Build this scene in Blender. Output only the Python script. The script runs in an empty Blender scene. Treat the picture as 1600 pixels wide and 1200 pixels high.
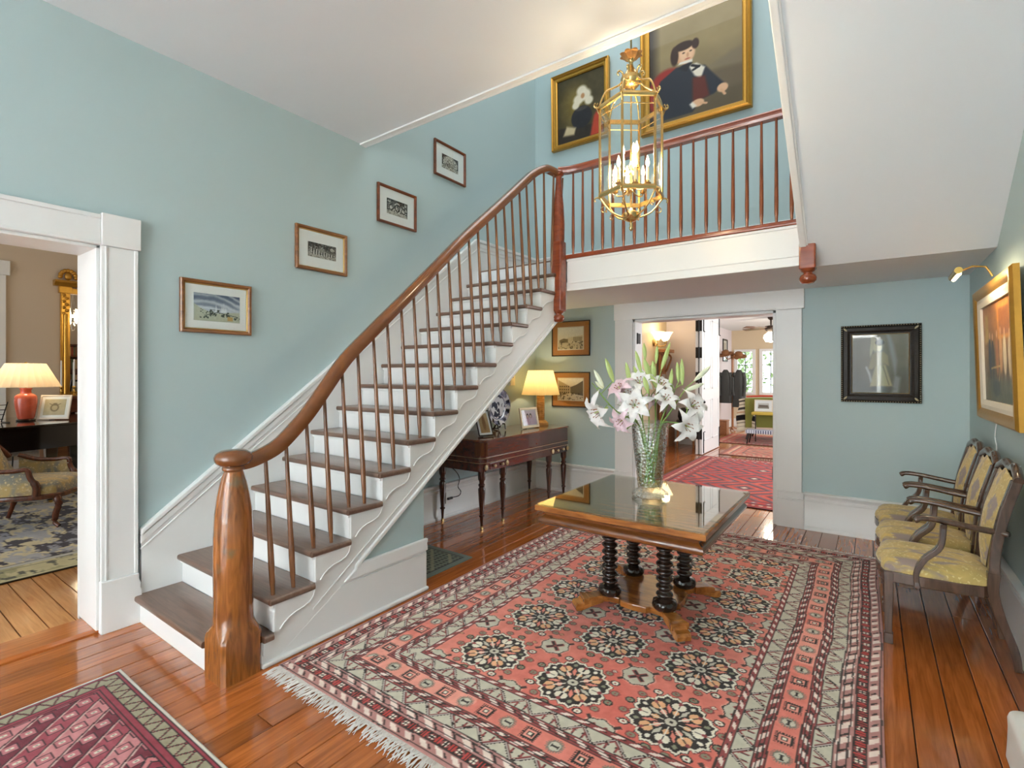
import bpy, bmesh, math, random
import numpy as np
from mathutils import Vector, Matrix

random.seed(7)
rng = np.random.default_rng(11)
SC = bpy.context.scene
COL = SC.collection
PI = math.pi

# ------------------------------------------------------------------ camera
YAW = 0.6211
cam_data = bpy.data.cameras.new('camera')
cam = bpy.data.objects.new('camera', cam_data)
COL.objects.link(cam)
cam.location = (0, 0, 1.5)
cam.rotation_euler = (PI / 2, 0, YAW)
cam_data.sensor_width = 36.0
cam_data.lens = 783.72 / 1600 * 36
cam_data.shift_y = -15.3 / 1600
cam_data.clip_start = 0.05
SC.camera = cam

# ------------------------------------------------------------------ view
SC.view_settings.view_transform = 'Standard'
SC.view_settings.look = 'None'
SC.view_settings.gamma = 1.0
SC.view_settings.use_curve_mapping = False
SC.view_settings.exposure = 0.92

# ------------------------------------------------------------------ sky
world = bpy.data.worlds.new('sky')
SC.world = world
world.use_nodes = True
bg = world.node_tree.nodes['Background']
bg.inputs[0].default_value = (0.86, 0.93, 1.0, 1)
bg.inputs[1].default_value = 2.2

# ------------------------------------------------------------------ daylight at the front door, plus added fill lamps
def area(name, loc, rot, sx, sy, power, col=(1, 1, 1)):
    d = bpy.data.lights.new(name, 'AREA')
    d.shape = 'RECTANGLE'; d.size = sx; d.size_y = sy
    d.energy = power; d.color = col
    o = bpy.data.objects.new(name, d)
    COL.objects.link(o)
    o.location = loc; o.rotation_euler = rot
    return o

def point(name, loc, power, col, r=0.04):
    d = bpy.data.lights.new(name, 'POINT')
    d.energy = power; d.color = col; d.shadow_soft_size = r
    o = bpy.data.objects.new(name, d)
    COL.objects.link(o); o.location = loc
    return o

DAY = (0.975, 0.99, 1.0)
WARM = (1.0, 0.80, 0.54)
# front door with sidelights and fanlight, behind the camera (light leaves towards +Y)
area('front_door_daylight', (-1.5, -3.72, 1.65), (PI / 2, 0, PI), 3.3, 2.9, 560, DAY)
# added lamp upstairs, as if a hall window stood over the front door
area('upper_hall_fill_light', (-1.5, -3.72, 5.2), (PI / 2, 0, PI), 3.2, 2.0, 225, DAY)
# invented overhead fill that evens the stairwell; the ceiling has no opening
area('stairwell_fill_light', (-1.6, 4.2, 6.66), (0, 0, 0), 3.2, 2.0, 36, DAY)
# added parlour fill, in place of windows out of view
area('parlour_fill_light', (-6.6, -3.72, 1.8), (PI / 2, 0, PI), 3.6, 2.4, 430, DAY)
# added fill at an unseen opening on the right of the rear hall
area('rear_hall_fill_light', (1.12, 8.2, 1.7), (PI / 2, 0, PI / 2), 2.6, 1.8, 42, DAY)
area('garden_room_fill_light', (1.12, 13.3, 1.6), (PI / 2, 0, PI / 2), 2.6, 1.6, 60, DAY)  # added fill in front of the solid right wall, no window there

# ------------------------------------------------------------------ helpers
def lin(c):
    out = []
    for x in c[:3]:
        x = x / 255.0
        out.append(x / 12.92 if x <= 0.04045 else ((x + 0.055) / 1.055) ** 2.4)
    return tuple(out) + (1.0,)

def npl(a):
    a = np.asarray(a, dtype=np.float64) / 255.0
    return np.where(a <= 0.04045, a / 12.92, ((a + 0.055) / 1.055) ** 2.4)

class MB:
    def __init__(s):
        s.v = []; s.f = []
    def add(s, vs, fs):
        n = len(s.v)
        s.v.extend(tuple(float(q) for q in p) for p in vs)
        s.f.extend(tuple(n + i for i in f) for f in fs)
        return s
    def box(s, a, b):
        x0, y0, z0 = a; x1, y1, z1 = b
        return s.add([(x0, y0, z0), (x1, y0, z0), (x1, y1, z0), (x0, y1, z0), (x0, y0, z1), (x1, y0, z1), (x1, y1, z1), (x0, y1, z1)],
                     [(0, 3, 2, 1), (4, 5, 6, 7), (0, 1, 5, 4), (1, 2, 6, 5), (2, 3, 7, 6), (3, 0, 4, 7)])
    def obox(s, c, size, R):
        c = Vector(c); vs = []
        for z in (-.5, .5):
            for x, y in ((-.5, -.5), (.5, -.5), (.5, .5), (-.5, .5)):
                vs.append(c + R @ Vector((x * size[0], y * size[1], z * size[2])))
        return s.add(vs, [(0, 3, 2, 1), (4, 5, 6, 7), (0, 1, 5, 4), (1, 2, 6, 5), (2, 3, 7, 6), (3, 0, 4, 7)])
    def prism(s, poly, axis, a, b):
        n = len(poly)
        def mk(p, t):
            return {'x': (t, p[0], p[1]), 'y': (p[0], t, p[1]), 'z': (p[0], p[1], t)}[axis]
        vs = [mk(p, a) for p in poly] + [mk(p, b) for p in poly]
        fs = [tuple(range(n))[::-1], tuple(range(n, 2 * n))]
        fs += [(i, (i + 1) % n, n + (i + 1) % n, n + i) for i in range(n)]
        return s.add(vs, fs)
    def lathe(s, prof, c=(0, 0, 0), n=20, sq=None, R=None, wob=None):
        vs = []; fs = []
        c = Vector(c); m = len(prof)
        for k, (r, z) in enumerate(prof):
            for i in range(n):
                a = 2 * PI * i / n
                rr = r
                if wob: rr = wob(r, z, a)
                p = Vector((rr * math.cos(a), rr * math.sin(a), z))
                if R is not None: p = R @ p
                vs.append(c + p)
        for k in range(m - 1):
            for i in range(n):
                j = (i + 1) % n
                fs.append((k * n + i, k * n + j, (k + 1) * n + j, (k + 1) * n + i))
        if prof[0][0] > 1e-5: fs.append(tuple(range(n))[::-1])
        if prof[-1][0] > 1e-5: fs.append(tuple((m - 1) * n + i for i in range(n)))
        return s.add(vs, fs)
    def sweep(s, path, prof, up=(0, 0, 1), sc=None, cap=True, closed=False):
        path = [Vector(p) for p in path]; m = len(path); n = len(prof)
        up = Vector(up); vs = []; fs = []
        for k, p in enumerate(path):
            if closed: t = path[(k + 1) % m] - path[k - 1]
            else: t = path[min(k + 1, m - 1)] - path[max(k - 1, 0)]
            t.normalize()
            u = up if abs(t.dot(up)) < 0.98 else Vector((0.31, 0.95, 0.05))
            side = t.cross(u).normalized(); w = side.cross(t).normalized()
            q = sc[k] if sc is not None else 1.0
            if not isinstance(q, (tuple, list)): q = (q, q)
            for a, b in prof: vs.append(p + side * a * q[0] + w * b * q[1])
        for k in range(m if closed else m - 1):
            kk = (k + 1) % m
            for i in range(n):
                j = (i + 1) % n
                fs.append((k * n + i, k * n + j, kk * n + j, kk * n + i))
        if cap and not closed:
            fs.append(tuple(range(n))[::-1]); fs.append(tuple((m - 1) * n + i for i in range(n)))
        return s.add(vs, fs)
    def tube(s, path, r, n=8, closed=False):
        prof = [(math.cos(2 * PI * i / n), math.sin(2 * PI * i / n)) for i in range(n)]
        if not isinstance(r, (list, tuple)): r = [r] * len(path)
        return s.sweep(path, prof, sc=list(r), closed=closed)
    def ball(s, c, r, nu=12, nv=8, R=None):
        if not isinstance(r, (list, tuple)): r = (r, r, r)
        c = Vector(c); vs = []; fs = []
        def P(x, y, z):
            q = Vector((x * r[0], y * r[1], z * r[2]))
            return c + (R @ q if R is not None else q)
        vs.append(P(0, 0, -1))
        for j in range(1, nv):
            t = -PI / 2 + PI * j / nv
            for i in range(nu):
                a = 2 * PI * i / nu
                vs.append(P(math.cos(t) * math.cos(a), math.cos(t) * math.sin(a), math.sin(t)))
        vs.append(P(0, 0, 1)); L = len(vs) - 1
        for i in range(nu): fs.append((0, 1 + (i + 1) % nu, 1 + i))
        for j in range(nv - 2):
            for i in range(nu):
                a = 1 + j * nu
                fs.append((a + i, a + (i + 1) % nu, a + nu + (i + 1) % nu, a + nu + i))
        a = 1 + (nv - 2) * nu
        for i in range(nu): fs.append((L, a + i, a + (i + 1) % nu))
        return s.add(vs, fs)
    def sheet(s, fn, nu, nv, t=0.0):
        """parametric sheet fn(u,v)->point, with a back face shifted by t along the normal"""
        P = [[Vector(fn(i / nu, j / nv)) for i in range(nu + 1)] for j in range(nv + 1)]
        W = nu + 1; vs = []; fs = []
        for j in range(nv + 1):
            for i in range(W): vs.append(P[j][i])
        for j in range(nv):
            for i in range(nu): fs.append((j * W + i, j * W + i + 1, (j + 1) * W + i + 1, (j + 1) * W + i))
        if t:
            N = len(vs); back = []
            for j in range(nv + 1):
                for i in range(W):
                    du = P[j][min(i + 1, nu)] - P[j][max(i - 1, 0)]
                    dv = P[min(j + 1, nv)][i] - P[max(j - 1, 0)][i]
                    q = du.cross(dv)
                    if q.length > 1e-12: q.normalize()
                    back.append(P[j][i] - q * t)
            vs += back
            for j in range(nv):
                for i in range(nu): fs.append((N + (j + 1) * W + i, N + (j + 1) * W + i + 1, N + j * W + i + 1, N + j * W + i))
            ring = [i for i in range(W)] + [j * W + nu for j in range(1, nv + 1)] + [nv * W + i for i in range(nu - 1, -1, -1)] + [j * W for j in range(nv - 1, 0, -1)]
            for k in range(len(ring)):
                a, b = ring[k], ring[(k + 1) % len(ring)]
                fs.append((b, a, N + a, N + b))
        return s.add(vs, fs)
    def build(s, name, mat, parent=None, smooth=None, bevel=0, seg=2, recalc=True):
        me = bpy.data.meshes.new(name)
        me.from_pydata(s.v, [], s.f)
        if recalc:
            bm = bmesh.new(); bm.from_mesh(me)
            bmesh.ops.recalc_face_normals(bm, faces=bm.faces)
            bm.to_mesh(me); bm.free()
        if smooth is not None:
            me.shade_smooth(); me.set_sharp_from_angle(angle=math.radians(smooth))
        if mat is not None: me.materials.append(mat)
        o = bpy.data.objects.new(name, me)
        COL.objects.link(o)
        if parent is not None: o.parent = parent
        if bevel:
            m = o.modifiers.new('bevel', 'BEVEL'); m.width = bevel; m.segments = seg
            m.limit_method = 'ANGLE'; m.angle_limit = math.radians(40)
        return o

def tag(o, label=None, cat=None, group=None, kind=None):
    if label: o['label'] = label
    if cat: o['category'] = cat
    if group: o['group'] = group
    if kind: o['kind'] = kind
    return o

def empty(name, loc=(0, 0, 0), rz=0.0, label=None, cat=None, group=None, kind=None):
    o = bpy.data.objects.new(name, None)
    o.empty_display_size = 0.1
    COL.objects.link(o)
    o.location = loc; o.rotation_euler = (0, 0, rz)
    return tag(o, label, cat, group, kind)

def copy_tree(o, parent=None):
    c = o.copy(); COL.objects.link(c)
    if parent is not None: c.parent = parent
    for ch in list(o.children): copy_tree(ch, c)
    return c

def put(o, loc, rz=0.0, rx=0.0, ry=0.0):
    o.location = loc; o.rotation_euler = (rx, ry, rz); return o

def catmull(P, k=6):
    P = [np.array(p, float) for p in P]
    Q = [2 * P[0] - P[1]] + P + [2 * P[-1] - P[-2]]
    out = []
    for i in range(1, len(Q) - 2):
        for j in range(k):
            t = j / k
            out.append(0.5 * ((2 * Q[i]) + (-Q[i - 1] + Q[i + 1]) * t + (2 * Q[i - 1] - 5 * Q[i] + 4 * Q[i + 1] - Q[i + 2]) * t * t + (-Q[i - 1] + 3 * Q[i] - 3 * Q[i + 1] + Q[i + 2]) * t ** 3))
    out.append(P[-1])
    return [tuple(p) for p in out]

def ringprof(n=10, a=1.0, b=1.0):
    return [(a * math.cos(2 * PI * i / n), b * math.sin(2 * PI * i / n)) for i in range(n)]

# ------------------------------------------------------------------ materials
MATS = {}
def _new(name):
    m = bpy.data.materials.new(name); m.use_nodes = True
    nt = m.node_tree
    return m, nt, nt.nodes['Principled BSDF']

def plain(name, c, rough=0.5, metal=0.0, coat=0.0, var=0.06, vs=6.0, bump=0.0, bs=60.0, spec=0.5, emit=0.0, sheen=0.0, subs=0.0):
    if name in MATS: return MATS[name]
    m, nt, b = _new(name)
    col = lin(c)
    tc = nt.nodes.new('ShaderNodeTexCoord')
    if var > 0:
        nz = nt.nodes.new('ShaderNodeTexNoise'); nz.inputs['Scale'].default_value = vs; nz.inputs['Detail'].default_value = 4
        nt.links.new(tc.outputs['Object'], nz.inputs['Vector'])
        mx = nt.nodes.new('ShaderNodeMix'); mx.data_type = 'RGBA'
        mx.inputs['A'].default_value = tuple(x * (1 - var) for x in col[:3]) + (1,)
        mx.inputs['B'].default_value = tuple(min(1, x * (1 + var)) for x in col[:3]) + (1,)
        nt.links.new(nz.outputs['Fac'], mx.inputs['Factor'])
        nt.links.new(mx.outputs['Result'], b.inputs['Base Color'])
    else: b.inputs['Base Color'].default_value = col
    b.inputs['Roughness'].default_value = rough; b.inputs['Metallic'].default_value = metal
    b.inputs['Specular IOR Level'].default_value = spec
    b.inputs['Coat Weight'].default_value = coat; b.inputs['Coat Roughness'].default_value = 0.06
    b.inputs['Sheen Weight'].default_value = sheen
    if subs: b.inputs['Subsurface Weight'].default_value = subs; b.inputs['Subsurface Radius'].default_value = (0.02, 0.02, 0.02)
    if emit: b.inputs['Emission Color'].default_value = col; b.inputs['Emission Strength'].default_value = emit
    if bump:
        n2 = nt.nodes.new('ShaderNodeTexNoise'); n2.inputs['Scale'].default_value = bs; n2.inputs['Detail'].default_value = 6
        nt.links.new(tc.outputs['Object'], n2.inputs['Vector'])
        bp = nt.nodes.new('ShaderNodeBump'); bp.inputs['Strength'].default_value = bump; bp.inputs['Distance'].default_value = 0.01
        nt.links.new(n2.outputs['Fac'], bp.inputs['Height']); nt.links.new(bp.outputs['Normal'], b.inputs['Normal'])
    MATS[name] = m
    return m

def wood(name, c1, c2, rough=0.25, coat=0.3, axis='y', sc=4.0, stretch=14.0, rnd=0.0, wear=None, bump=0.02):
    """grain stretched along one axis; rnd varies the tone from piece to piece"""
    if name in MATS: return MATS[name]
    m, nt, b = _new(name); N = nt.nodes; L = nt.links
    tc = N.new('ShaderNodeTexCoord'); mp = N.new('ShaderNodeMapping')
    s = {'x': (1, stretch, stretch), 'y': (stretch, 1, stretch), 'z': (stretch, stretch, 1)}[axis]
    mp.inputs['Scale'].default_value = s
    L.new(tc.outputs['Object'], mp.inputs['Vector'])
    oi = N.new('ShaderNodeObjectInfo')
    if rnd:
        ad = N.new('ShaderNodeVectorMath'); ad.operation = 'ADD'
        ml = N.new('ShaderNodeMath'); ml.operation = 'MULTIPLY'; ml.inputs[1].default_value = 37.0
        L.new(oi.outputs['Random'], ml.inputs[0]); L.new(mp.outputs['Vector'], ad.inputs[0]); L.new(ml.outputs[0], ad.inputs[1])
        src = ad.outputs['Vector']
    else: src = mp.outputs['Vector']
    n1 = N.new('ShaderNodeTexNoise'); n1.inputs['Scale'].default_value = sc; n1.inputs['Detail'].default_value = 6; n1.inputs['Distortion'].default_value = 0.8
    L.new(src, n1.inputs['Vector'])
    rp = N.new('ShaderNodeValToRGB'); rp.color_ramp.elements[0].position = 0.3; rp.color_ramp.elements[1].position = 0.72
    rp.color_ramp.elements[0].color = lin(c1); rp.color_ramp.elements[1].color = lin(c2)
    L.new(n1.outputs['Fac'], rp.inputs['Fac'])
    out = rp.outputs['Color']
    if rnd:
        hs = N.new('ShaderNodeHueSaturation')
        mr = N.new('ShaderNodeMapRange'); mr.inputs['To Min'].default_value = 1 - rnd; mr.inputs['To Max'].default_value = 1 + rnd
        L.new(oi.outputs['Random'], mr.inputs['Value']); L.new(mr.outputs['Result'], hs.inputs['Value']); L.new(out, hs.inputs['Color'])
        out = hs.outputs['Color']
    if wear:
        n3 = N.new('ShaderNodeTexNoise'); n3.inputs['Scale'].default_value = 9; n3.inputs['Detail'].default_value = 8
        L.new(tc.outputs['Object'], n3.inputs['Vector'])
        r3 = N.new('ShaderNodeValToRGB'); r3.color_ramp.elements[0].position = 0.6; r3.color_ramp.elements[1].position = 0.74
        L.new(n3.outputs['Fac'], r3.inputs['Fac'])
        mx = N.new('ShaderNodeMix'); mx.data_type = 'RGBA'
        L.new(r3.outputs['Color'], mx.inputs['Factor']); L.new(out, mx.inputs['A']); mx.inputs['B'].default_value = lin(wear)
        out = mx.outputs['Result']
    L.new(out, b.inputs['Base Color'])
    b.inputs['Roughness'].default_value = rough; b.inputs['Coat Weight'].default_value = coat; b.inputs['Coat Roughness'].default_value = 0.08
    if bump:
        bp = N.new('ShaderNodeBump'); bp.inputs['Strength'].default_value = bump * 4; bp.inputs['Distance'].default_value = 0.004
        L.new(n1.outputs['Fac'], bp.inputs['Height']); L.new(bp.outputs['Normal'], b.inputs['Normal'])
    MATS[name] = m
    return m

def attr_mat(name, rough=0.9, coat=0.0, bump=0.0, bs=400.0, spec=0.3, sheen=0.0):
    if name in MATS: return MATS[name]
    m, nt, b = _new(name)
    a = nt.nodes.new('ShaderNodeVertexColor'); a.layer_name = 'Col'
    nt.links.new(a.outputs['Color'], b.inputs['Base Color'])
    b.inputs['Roughness'].default_value = rough; b.inputs['Coat Weight'].default_value = coat
    b.inputs['Specular IOR Level'].default_value = spec; b.inputs['Sheen Weight'].default_value = sheen
    if bump:
        tc = nt.nodes.new('ShaderNodeTexCoord')
        n2 = nt.nodes.new('ShaderNodeTexNoise'); n2.inputs['Scale'].default_value = bs
        nt.links.new(tc.outputs['Object'], n2.inputs['Vector'])
        bp = nt.nodes.new('ShaderNodeBump'); bp.inputs['Strength'].default_value = bump; bp.inputs['Distance'].default_value = 0.004
        nt.links.new(n2.outputs['Fac'], bp.inputs['Height']); nt.links.new(bp.outputs['Normal'], b.inputs['Normal'])
    MATS[name] = m
    return m

def glass(name, c=(255, 255, 255), ior=1.45, rough=0.0, bump=0.0, bs=40.0, trans=1.0):
    """clear glass; light rays pass so that it stays bright"""
    if name in MATS: return MATS[name]
    m, nt, b = _new(name)
    b.inputs['Base Color'].default_value = lin(c); b.inputs['Transmission Weight'].default_value = trans
    b.inputs['IOR'].default_value = ior; b.inputs['Roughness'].default_value = rough
    if bump:
        tc = nt.nodes.new('ShaderNodeTexCoord')
        vo = nt.nodes.new('ShaderNodeTexVoronoi'); vo.inputs['Scale'].default_value = bs
        nt.links.new(tc.outputs['Object'], vo.inputs['Vector'])
        bp = nt.nodes.new('ShaderNodeBump'); bp.inputs['Strength'].default_value = bump; bp.inputs['Distance'].default_value = 0.01
        nt.links.new(vo.outputs['Distance'], bp.inputs['Height']); nt.links.new(bp.outputs['Normal'], b.inputs['Normal'])
    MATS[name] = m
    return m

def pane(name, tint=(250, 252, 252), refl=1.0, bump=0.0, bs=30.0, base=0.022):
    """thin flat glass: straight-through transmission plus a Fresnel mirror; bump gives cut facets"""
    if name in MATS: return MATS[name]
    m = bpy.data.materials.new(name); m.use_nodes = True
    nt = m.node_tree; nt.nodes.clear()
    o = nt.nodes.new('ShaderNodeOutputMaterial'); mx = nt.nodes.new('ShaderNodeMixShader')
    t = nt.nodes.new('ShaderNodeBsdfTransparent'); t.inputs[0].default_value = lin(tint)
    g = nt.nodes.new('ShaderNodeBsdfGlossy'); g.inputs['Roughness'].default_value = 0.02
    f = nt.nodes.new('ShaderNodeLayerWeight'); f.inputs['Blend'].default_value = 0.5
    pw = nt.nodes.new('ShaderNodeMath'); pw.operation = 'POWER'; pw.inputs[1].default_value = 4.0
    ml = nt.nodes.new('ShaderNodeMath'); ml.operation = 'MULTIPLY_ADD'; ml.inputs[1].default_value = 0.95 * refl; ml.inputs[2].default_value = base * refl
    if bump:
        tc = nt.nodes.new('ShaderNodeTexCoord'); vo = nt.nodes.new('ShaderNodeTexVoronoi'); vo.inputs['Scale'].default_value = bs
        nt.links.new(tc.outputs['Object'], vo.inputs['Vector'])
        bp = nt.nodes.new('ShaderNodeBump'); bp.inputs['Strength'].default_value = bump; bp.inputs['Distance'].default_value = 0.02
        nt.links.new(vo.outputs['Distance'], bp.inputs['Height'])
        nt.links.new(bp.outputs['Normal'], g.inputs['Normal']); nt.links.new(bp.outputs['Normal'], f.inputs['Normal'])
    nt.links.new(f.outputs['Facing'], pw.inputs[0]); nt.links.new(pw.outputs[0], ml.inputs[0]); nt.links.new(ml.outputs[0], mx.inputs[0])
    nt.links.new(t.outputs[0], mx.inputs[1]); nt.links.new(g.outputs[0], mx.inputs[2]); nt.links.new(mx.outputs[0], o.inputs[0])
    MATS[name] = m
    return m

def glow(name, c, strength):
    if name in MATS: return MATS[name]
    m, nt, b = _new(name)
    b.inputs['Base Color'].default_value = lin(c)
    b.inputs['Emission Color'].default_value = lin(c); b.inputs['Emission Strength'].default_value = strength
    MATS[name] = m
    return m

WALL = plain('wall_paint_teal', (178, 198, 199), 0.62, var=0.02, vs=2.0, bump=0.03, bs=90)
PARLOUR = plain('wall_paint_taupe', (204, 188, 166), 0.65, var=0.02, vs=2.0)
LILAC = plain('wall_paint_pale', (214, 206, 208), 0.6, var=0.02, vs=2.0)
CREAMW = plain('wall_paint_cream', (214, 196, 164), 0.6, var=0.02, vs=2.0)
CEIL = plain('ceiling_paint', (226, 231, 234), 0.7, var=0.015, vs=1.5)
TRIM = plain('trim_paint', (232, 233, 231), 0.33, var=0.015, vs=3.0)
FLOORW = wood('floor_board_wood', (150, 80, 34), (196, 112, 52), 0.15, 0.8, 'y', 3.0, 16.0, rnd=0.22)
FLOORX = wood('parlour_board_wood', (172, 112, 62), (206, 146, 88), 0.25, 0.45, 'x', 3.0, 14.0, rnd=0.2)
FLOORB = plain('floor_joint_dark', (44, 26, 16), 0.7)
STAIRW = wood('stair_tread_wood', (104, 80, 66), (126, 98, 82), 0.28, 0.4, 'x', 4.0, 12.0)
NEWELW = wood('newel_wood', (116, 66, 26), (176, 108, 48), 0.2, 0.6, 'z', 5.0, 9.0, wear=(120, 96, 60))
RAILW = wood('handrail_wood', (116, 68, 32), (136, 82, 42), 0.2, 0.6, 'y', 3.0, 3.0, bump=0)
RAILR = wood('landing_rail_wood', (124, 56, 28), (156, 76, 42), 0.2, 0.6, 'x', 3.0, 8.0, bump=0)
BALW = wood('baluster_wood', (104, 64, 36), (146, 96, 58), 0.25, 0.5, 'z', 5.0, 8.0)
BALR = wood('landing_baluster_wood', (116, 60, 32), (156, 88, 52), 0.25, 0.5, 'z', 5.0, 8.0)
BRASS = plain('brass', (212, 172, 96), 0.24, 1.0, var=0.05)
DKBRASS = plain('antique_brass', (176, 150, 100), 0.3, 1.0, var=0.08)
GILT = plain('gilt_frame', (196, 146, 62), 0.34, 0.75, var=0.14, vs=30, bump=0.1, bs=120)
BLACK = plain('black_lacquer', (16, 14, 14), 0.12, coat=0.7, var=0.0)
IRON = plain('black_iron', (34, 32, 30), 0.5, 0.3)
PANE = pane('clear_pane')
# ================================================================== setting
XL, XR, YB, YF, CZ, UZ = -3.64, 0.67, 5.62, -3.8, 3.52, 6.7
WT = 0.28           # left wall thickness
DY0, DY1, DH = -0.36, 0.973, 2.245     # parlour doorway
BX0, BX1, BH = -2.27, -0.77, 2.14      # rear doorway

def structure(name, mb, mat, **k):
    return tag(mb.build(name, mat, **k), kind='structure')

# left wall
structure('wall_left', MB().box((XL - WT, YF, -0.05), (XL, DY0, UZ)).box((XL - WT, DY0, DH), (XL, DY1, UZ)).box((XL - WT, DY1, -0.05), (XL, YB, UZ)), WALL)
# back wall
structure('wall_back', MB().box((XL - WT, YB, -0.05), (BX0, YB + .18, UZ)).box((BX0, YB, BH), (BX1, YB + .18, UZ)).box((BX1, YB, -0.05), (1.35, YB + .18, UZ)), WALL)
structure('wall_right', MB().box((XR, YF, -0.05), (XR + .18, YB, UZ)), WALL)
# front wall with the door-and-sidelight opening and an added, unseen opening over it
structure('wall_front', MB().box((XL - WT, YF - .2, -0.05), (-3.2, YF, UZ)).box((0.2, YF - .2, -0.05), (XR + .18, YF, UZ))
          .box((-3.2, YF - .2, 3.15), (0.2, YF, 4.15)).box((-3.2, YF - .2, 6.25), (0.2, YF, UZ)).box((-3.2, YF - .2, -0.05), (0.2, YF, 0.15)), WALL)
# entry ceiling (floor of the storey above) up to the stairwell edge, and the flat strip over the upper flight
CE = 2.83
structure('ceiling', MB().box((XL, YF, CZ), (XR, CE, 3.86)), CEIL)
structure('ceiling_upper', MB().box((XL - WT, YF - .2, UZ), (XR + .18, YB + .18, UZ + .1)), CEIL)
tr = MB().box((XL, CE, CZ - .015), (-.41, CE + .02, 3.9)).box((XL, CE - .035, CZ - .014), (-.41, CE, CZ - .0005))
tr.tube([(XL, CE + .022, CZ - .002), (-.41, CE + .022, CZ - .002)], 0.016, 8)
structure('trim_ceiling_edge', tr, TRIM, smooth=40)

# floor: dark bed with every board laid on it
fl = MB().box((XL - WT, YF - .2, -0.12), (1.35, 10.9, -0.014)).build('floor', FLOORB)
tag(fl, kind='structure')
def board(parent, x0, x1, y0, y1, mat, zt=0.0):
    g = 0.0022; c = 0.002
    cx, cy = (x0 + x1) / 2, (y0 + y1) / 2
    hx, hy = (x1 - x0) / 2 - g, (y1 - y0) / 2 - g
    vs = [(sx * hx, sy * hy, -0.014) for sx, sy in ((-1, -1), (1, -1), (1, 1), (-1, 1))]
    vs += [(sx * hx, sy * hy, -c) for sx, sy in ((-1, -1), (1, -1), (1, 1), (-1, 1))]
    vs += [(sx * (hx - c), sy * (hy - c), 0) for sx, sy in ((-1, -1), (1, -1), (1, 1), (-1, 1))]
    fs = [(8, 9, 10, 11)] + [(a + i, a + (i + 1) % 4, a + 4 + (i + 1) % 4, a + 4 + i) for a in (0, 4) for i in range(4)]
    o = MB().add(vs, fs).build('floor_board', mat, parent, recalc=False)
    o.location = (cx, cy, zt)
    return o
bw = 0.1306
x = XL
while x < XR - .01:
    x1 = min(x + bw, XR)
    y = YF + random.uniform(0.4, 2.2); cuts = [YF]
    while y < YB - .5: cuts.append(y); y += random.uniform(2.2, 3.8)
    cuts.append(YB + (.18 if (BX0 - .05 < x < BX1) else 0))
    for a, b in zip(cuts[:-1], cuts[1:]): board(fl, x, x1, a, b, FLOORW)
    x = x1
x = XL
while x < 1.2:                                  # rear hall boards
    y = 5.8; c = random.uniform(7.5, 9.5)
    board(fl, x, min(x + bw, 1.2), y, c, FLOORW); board(fl, x, min(x + bw, 1.2), c, 10.9, FLOORW)
    x += bw
# parlour floor
pf = MB().box((-9.7, YF - .2, -0.12), (XL - WT, 4.2, -0.014)).build('floor_parlour', FLOORB)
tag(pf, kind='structure')
y = -0.4
while y < 2.9:
    c = -random.uniform(5.2, 7.4)
    board(pf, c, XL - WT, y, y + .122, FLOORX); board(pf, -9.7, c, y, y + .122, FLOORX)
    y += .122
structure('floor_parlour_side', MB().box((-9.7, YF, -0.014), (XL - WT, -0.402, -0.001)).box((-9.7, y + .001, -0.014), (XL - WT, 4.2, -0.001)), FLOORX)
structure('trim_door_sill', MB().prism([(XL - WT, -0.012), (XL - .004, -0.012), (XL - .004, .008), (XL - .03, .02), (XL - WT + .03, .02), (XL - WT, .008)], 'y', DY0, DY1), FLOORW)

# parlour shell
structure('wall_parlour_far', MB().box((-9.88, YF - .2, -.05), (-9.7, 4.2, CZ)), PARLOUR)
structure('wall_parlour_end', MB().box((-9.7, 4.2, -.05), (XL - WT, 4.38, CZ)), PARLOUR)
structure('wall_parlour_front', MB().box((-9.7, YF - .2, -.05), (-8.6, YF, CZ)).box((-4.6, YF - .2, -.05), (XL - WT, YF, CZ)).box((-8.6, YF - .2, 3.05), (-4.6, YF, CZ)).box((-8.6, YF - .2, -.05), (-4.6, YF, .5)), PARLOUR)
structure('wall_parlour_side', MB().box((XL - WT - .012, DY1 + .2, 0), (XL - WT - .001, 4.2, CZ)).box((XL - WT - .012, DY0, DH + .2), (XL - WT - .001, DY1 + .2, CZ)), PARLOUR)
structure('ceiling_parlour', MB().box((-9.88, YF - .2, CZ), (XL - WT, 4.38, CZ + .1)), CEIL)
structure('baseboard_parlour', MB().box((-9.7, YF, 0), (-9.67, 4.2, .3)).box((-9.7, 4.17, 0), (XL - WT - .02, 4.2, .3)), TRIM)
# white casing at the left limit of what the doorway shows
cs = MB().box((-9.7, 1.30, 0), (-9.66, 1.56, 2.86)).box((-9.7, .2, 2.86), (-9.65, 1.6, 3.06)).box((-9.7, .24, 0), (-9.66, .5, 2.86))
cs.box((-9.695, .5, 0), (-9.68, 1.30, 2.86))
structure('door_3', cs, TRIM, bevel=.006)

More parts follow.
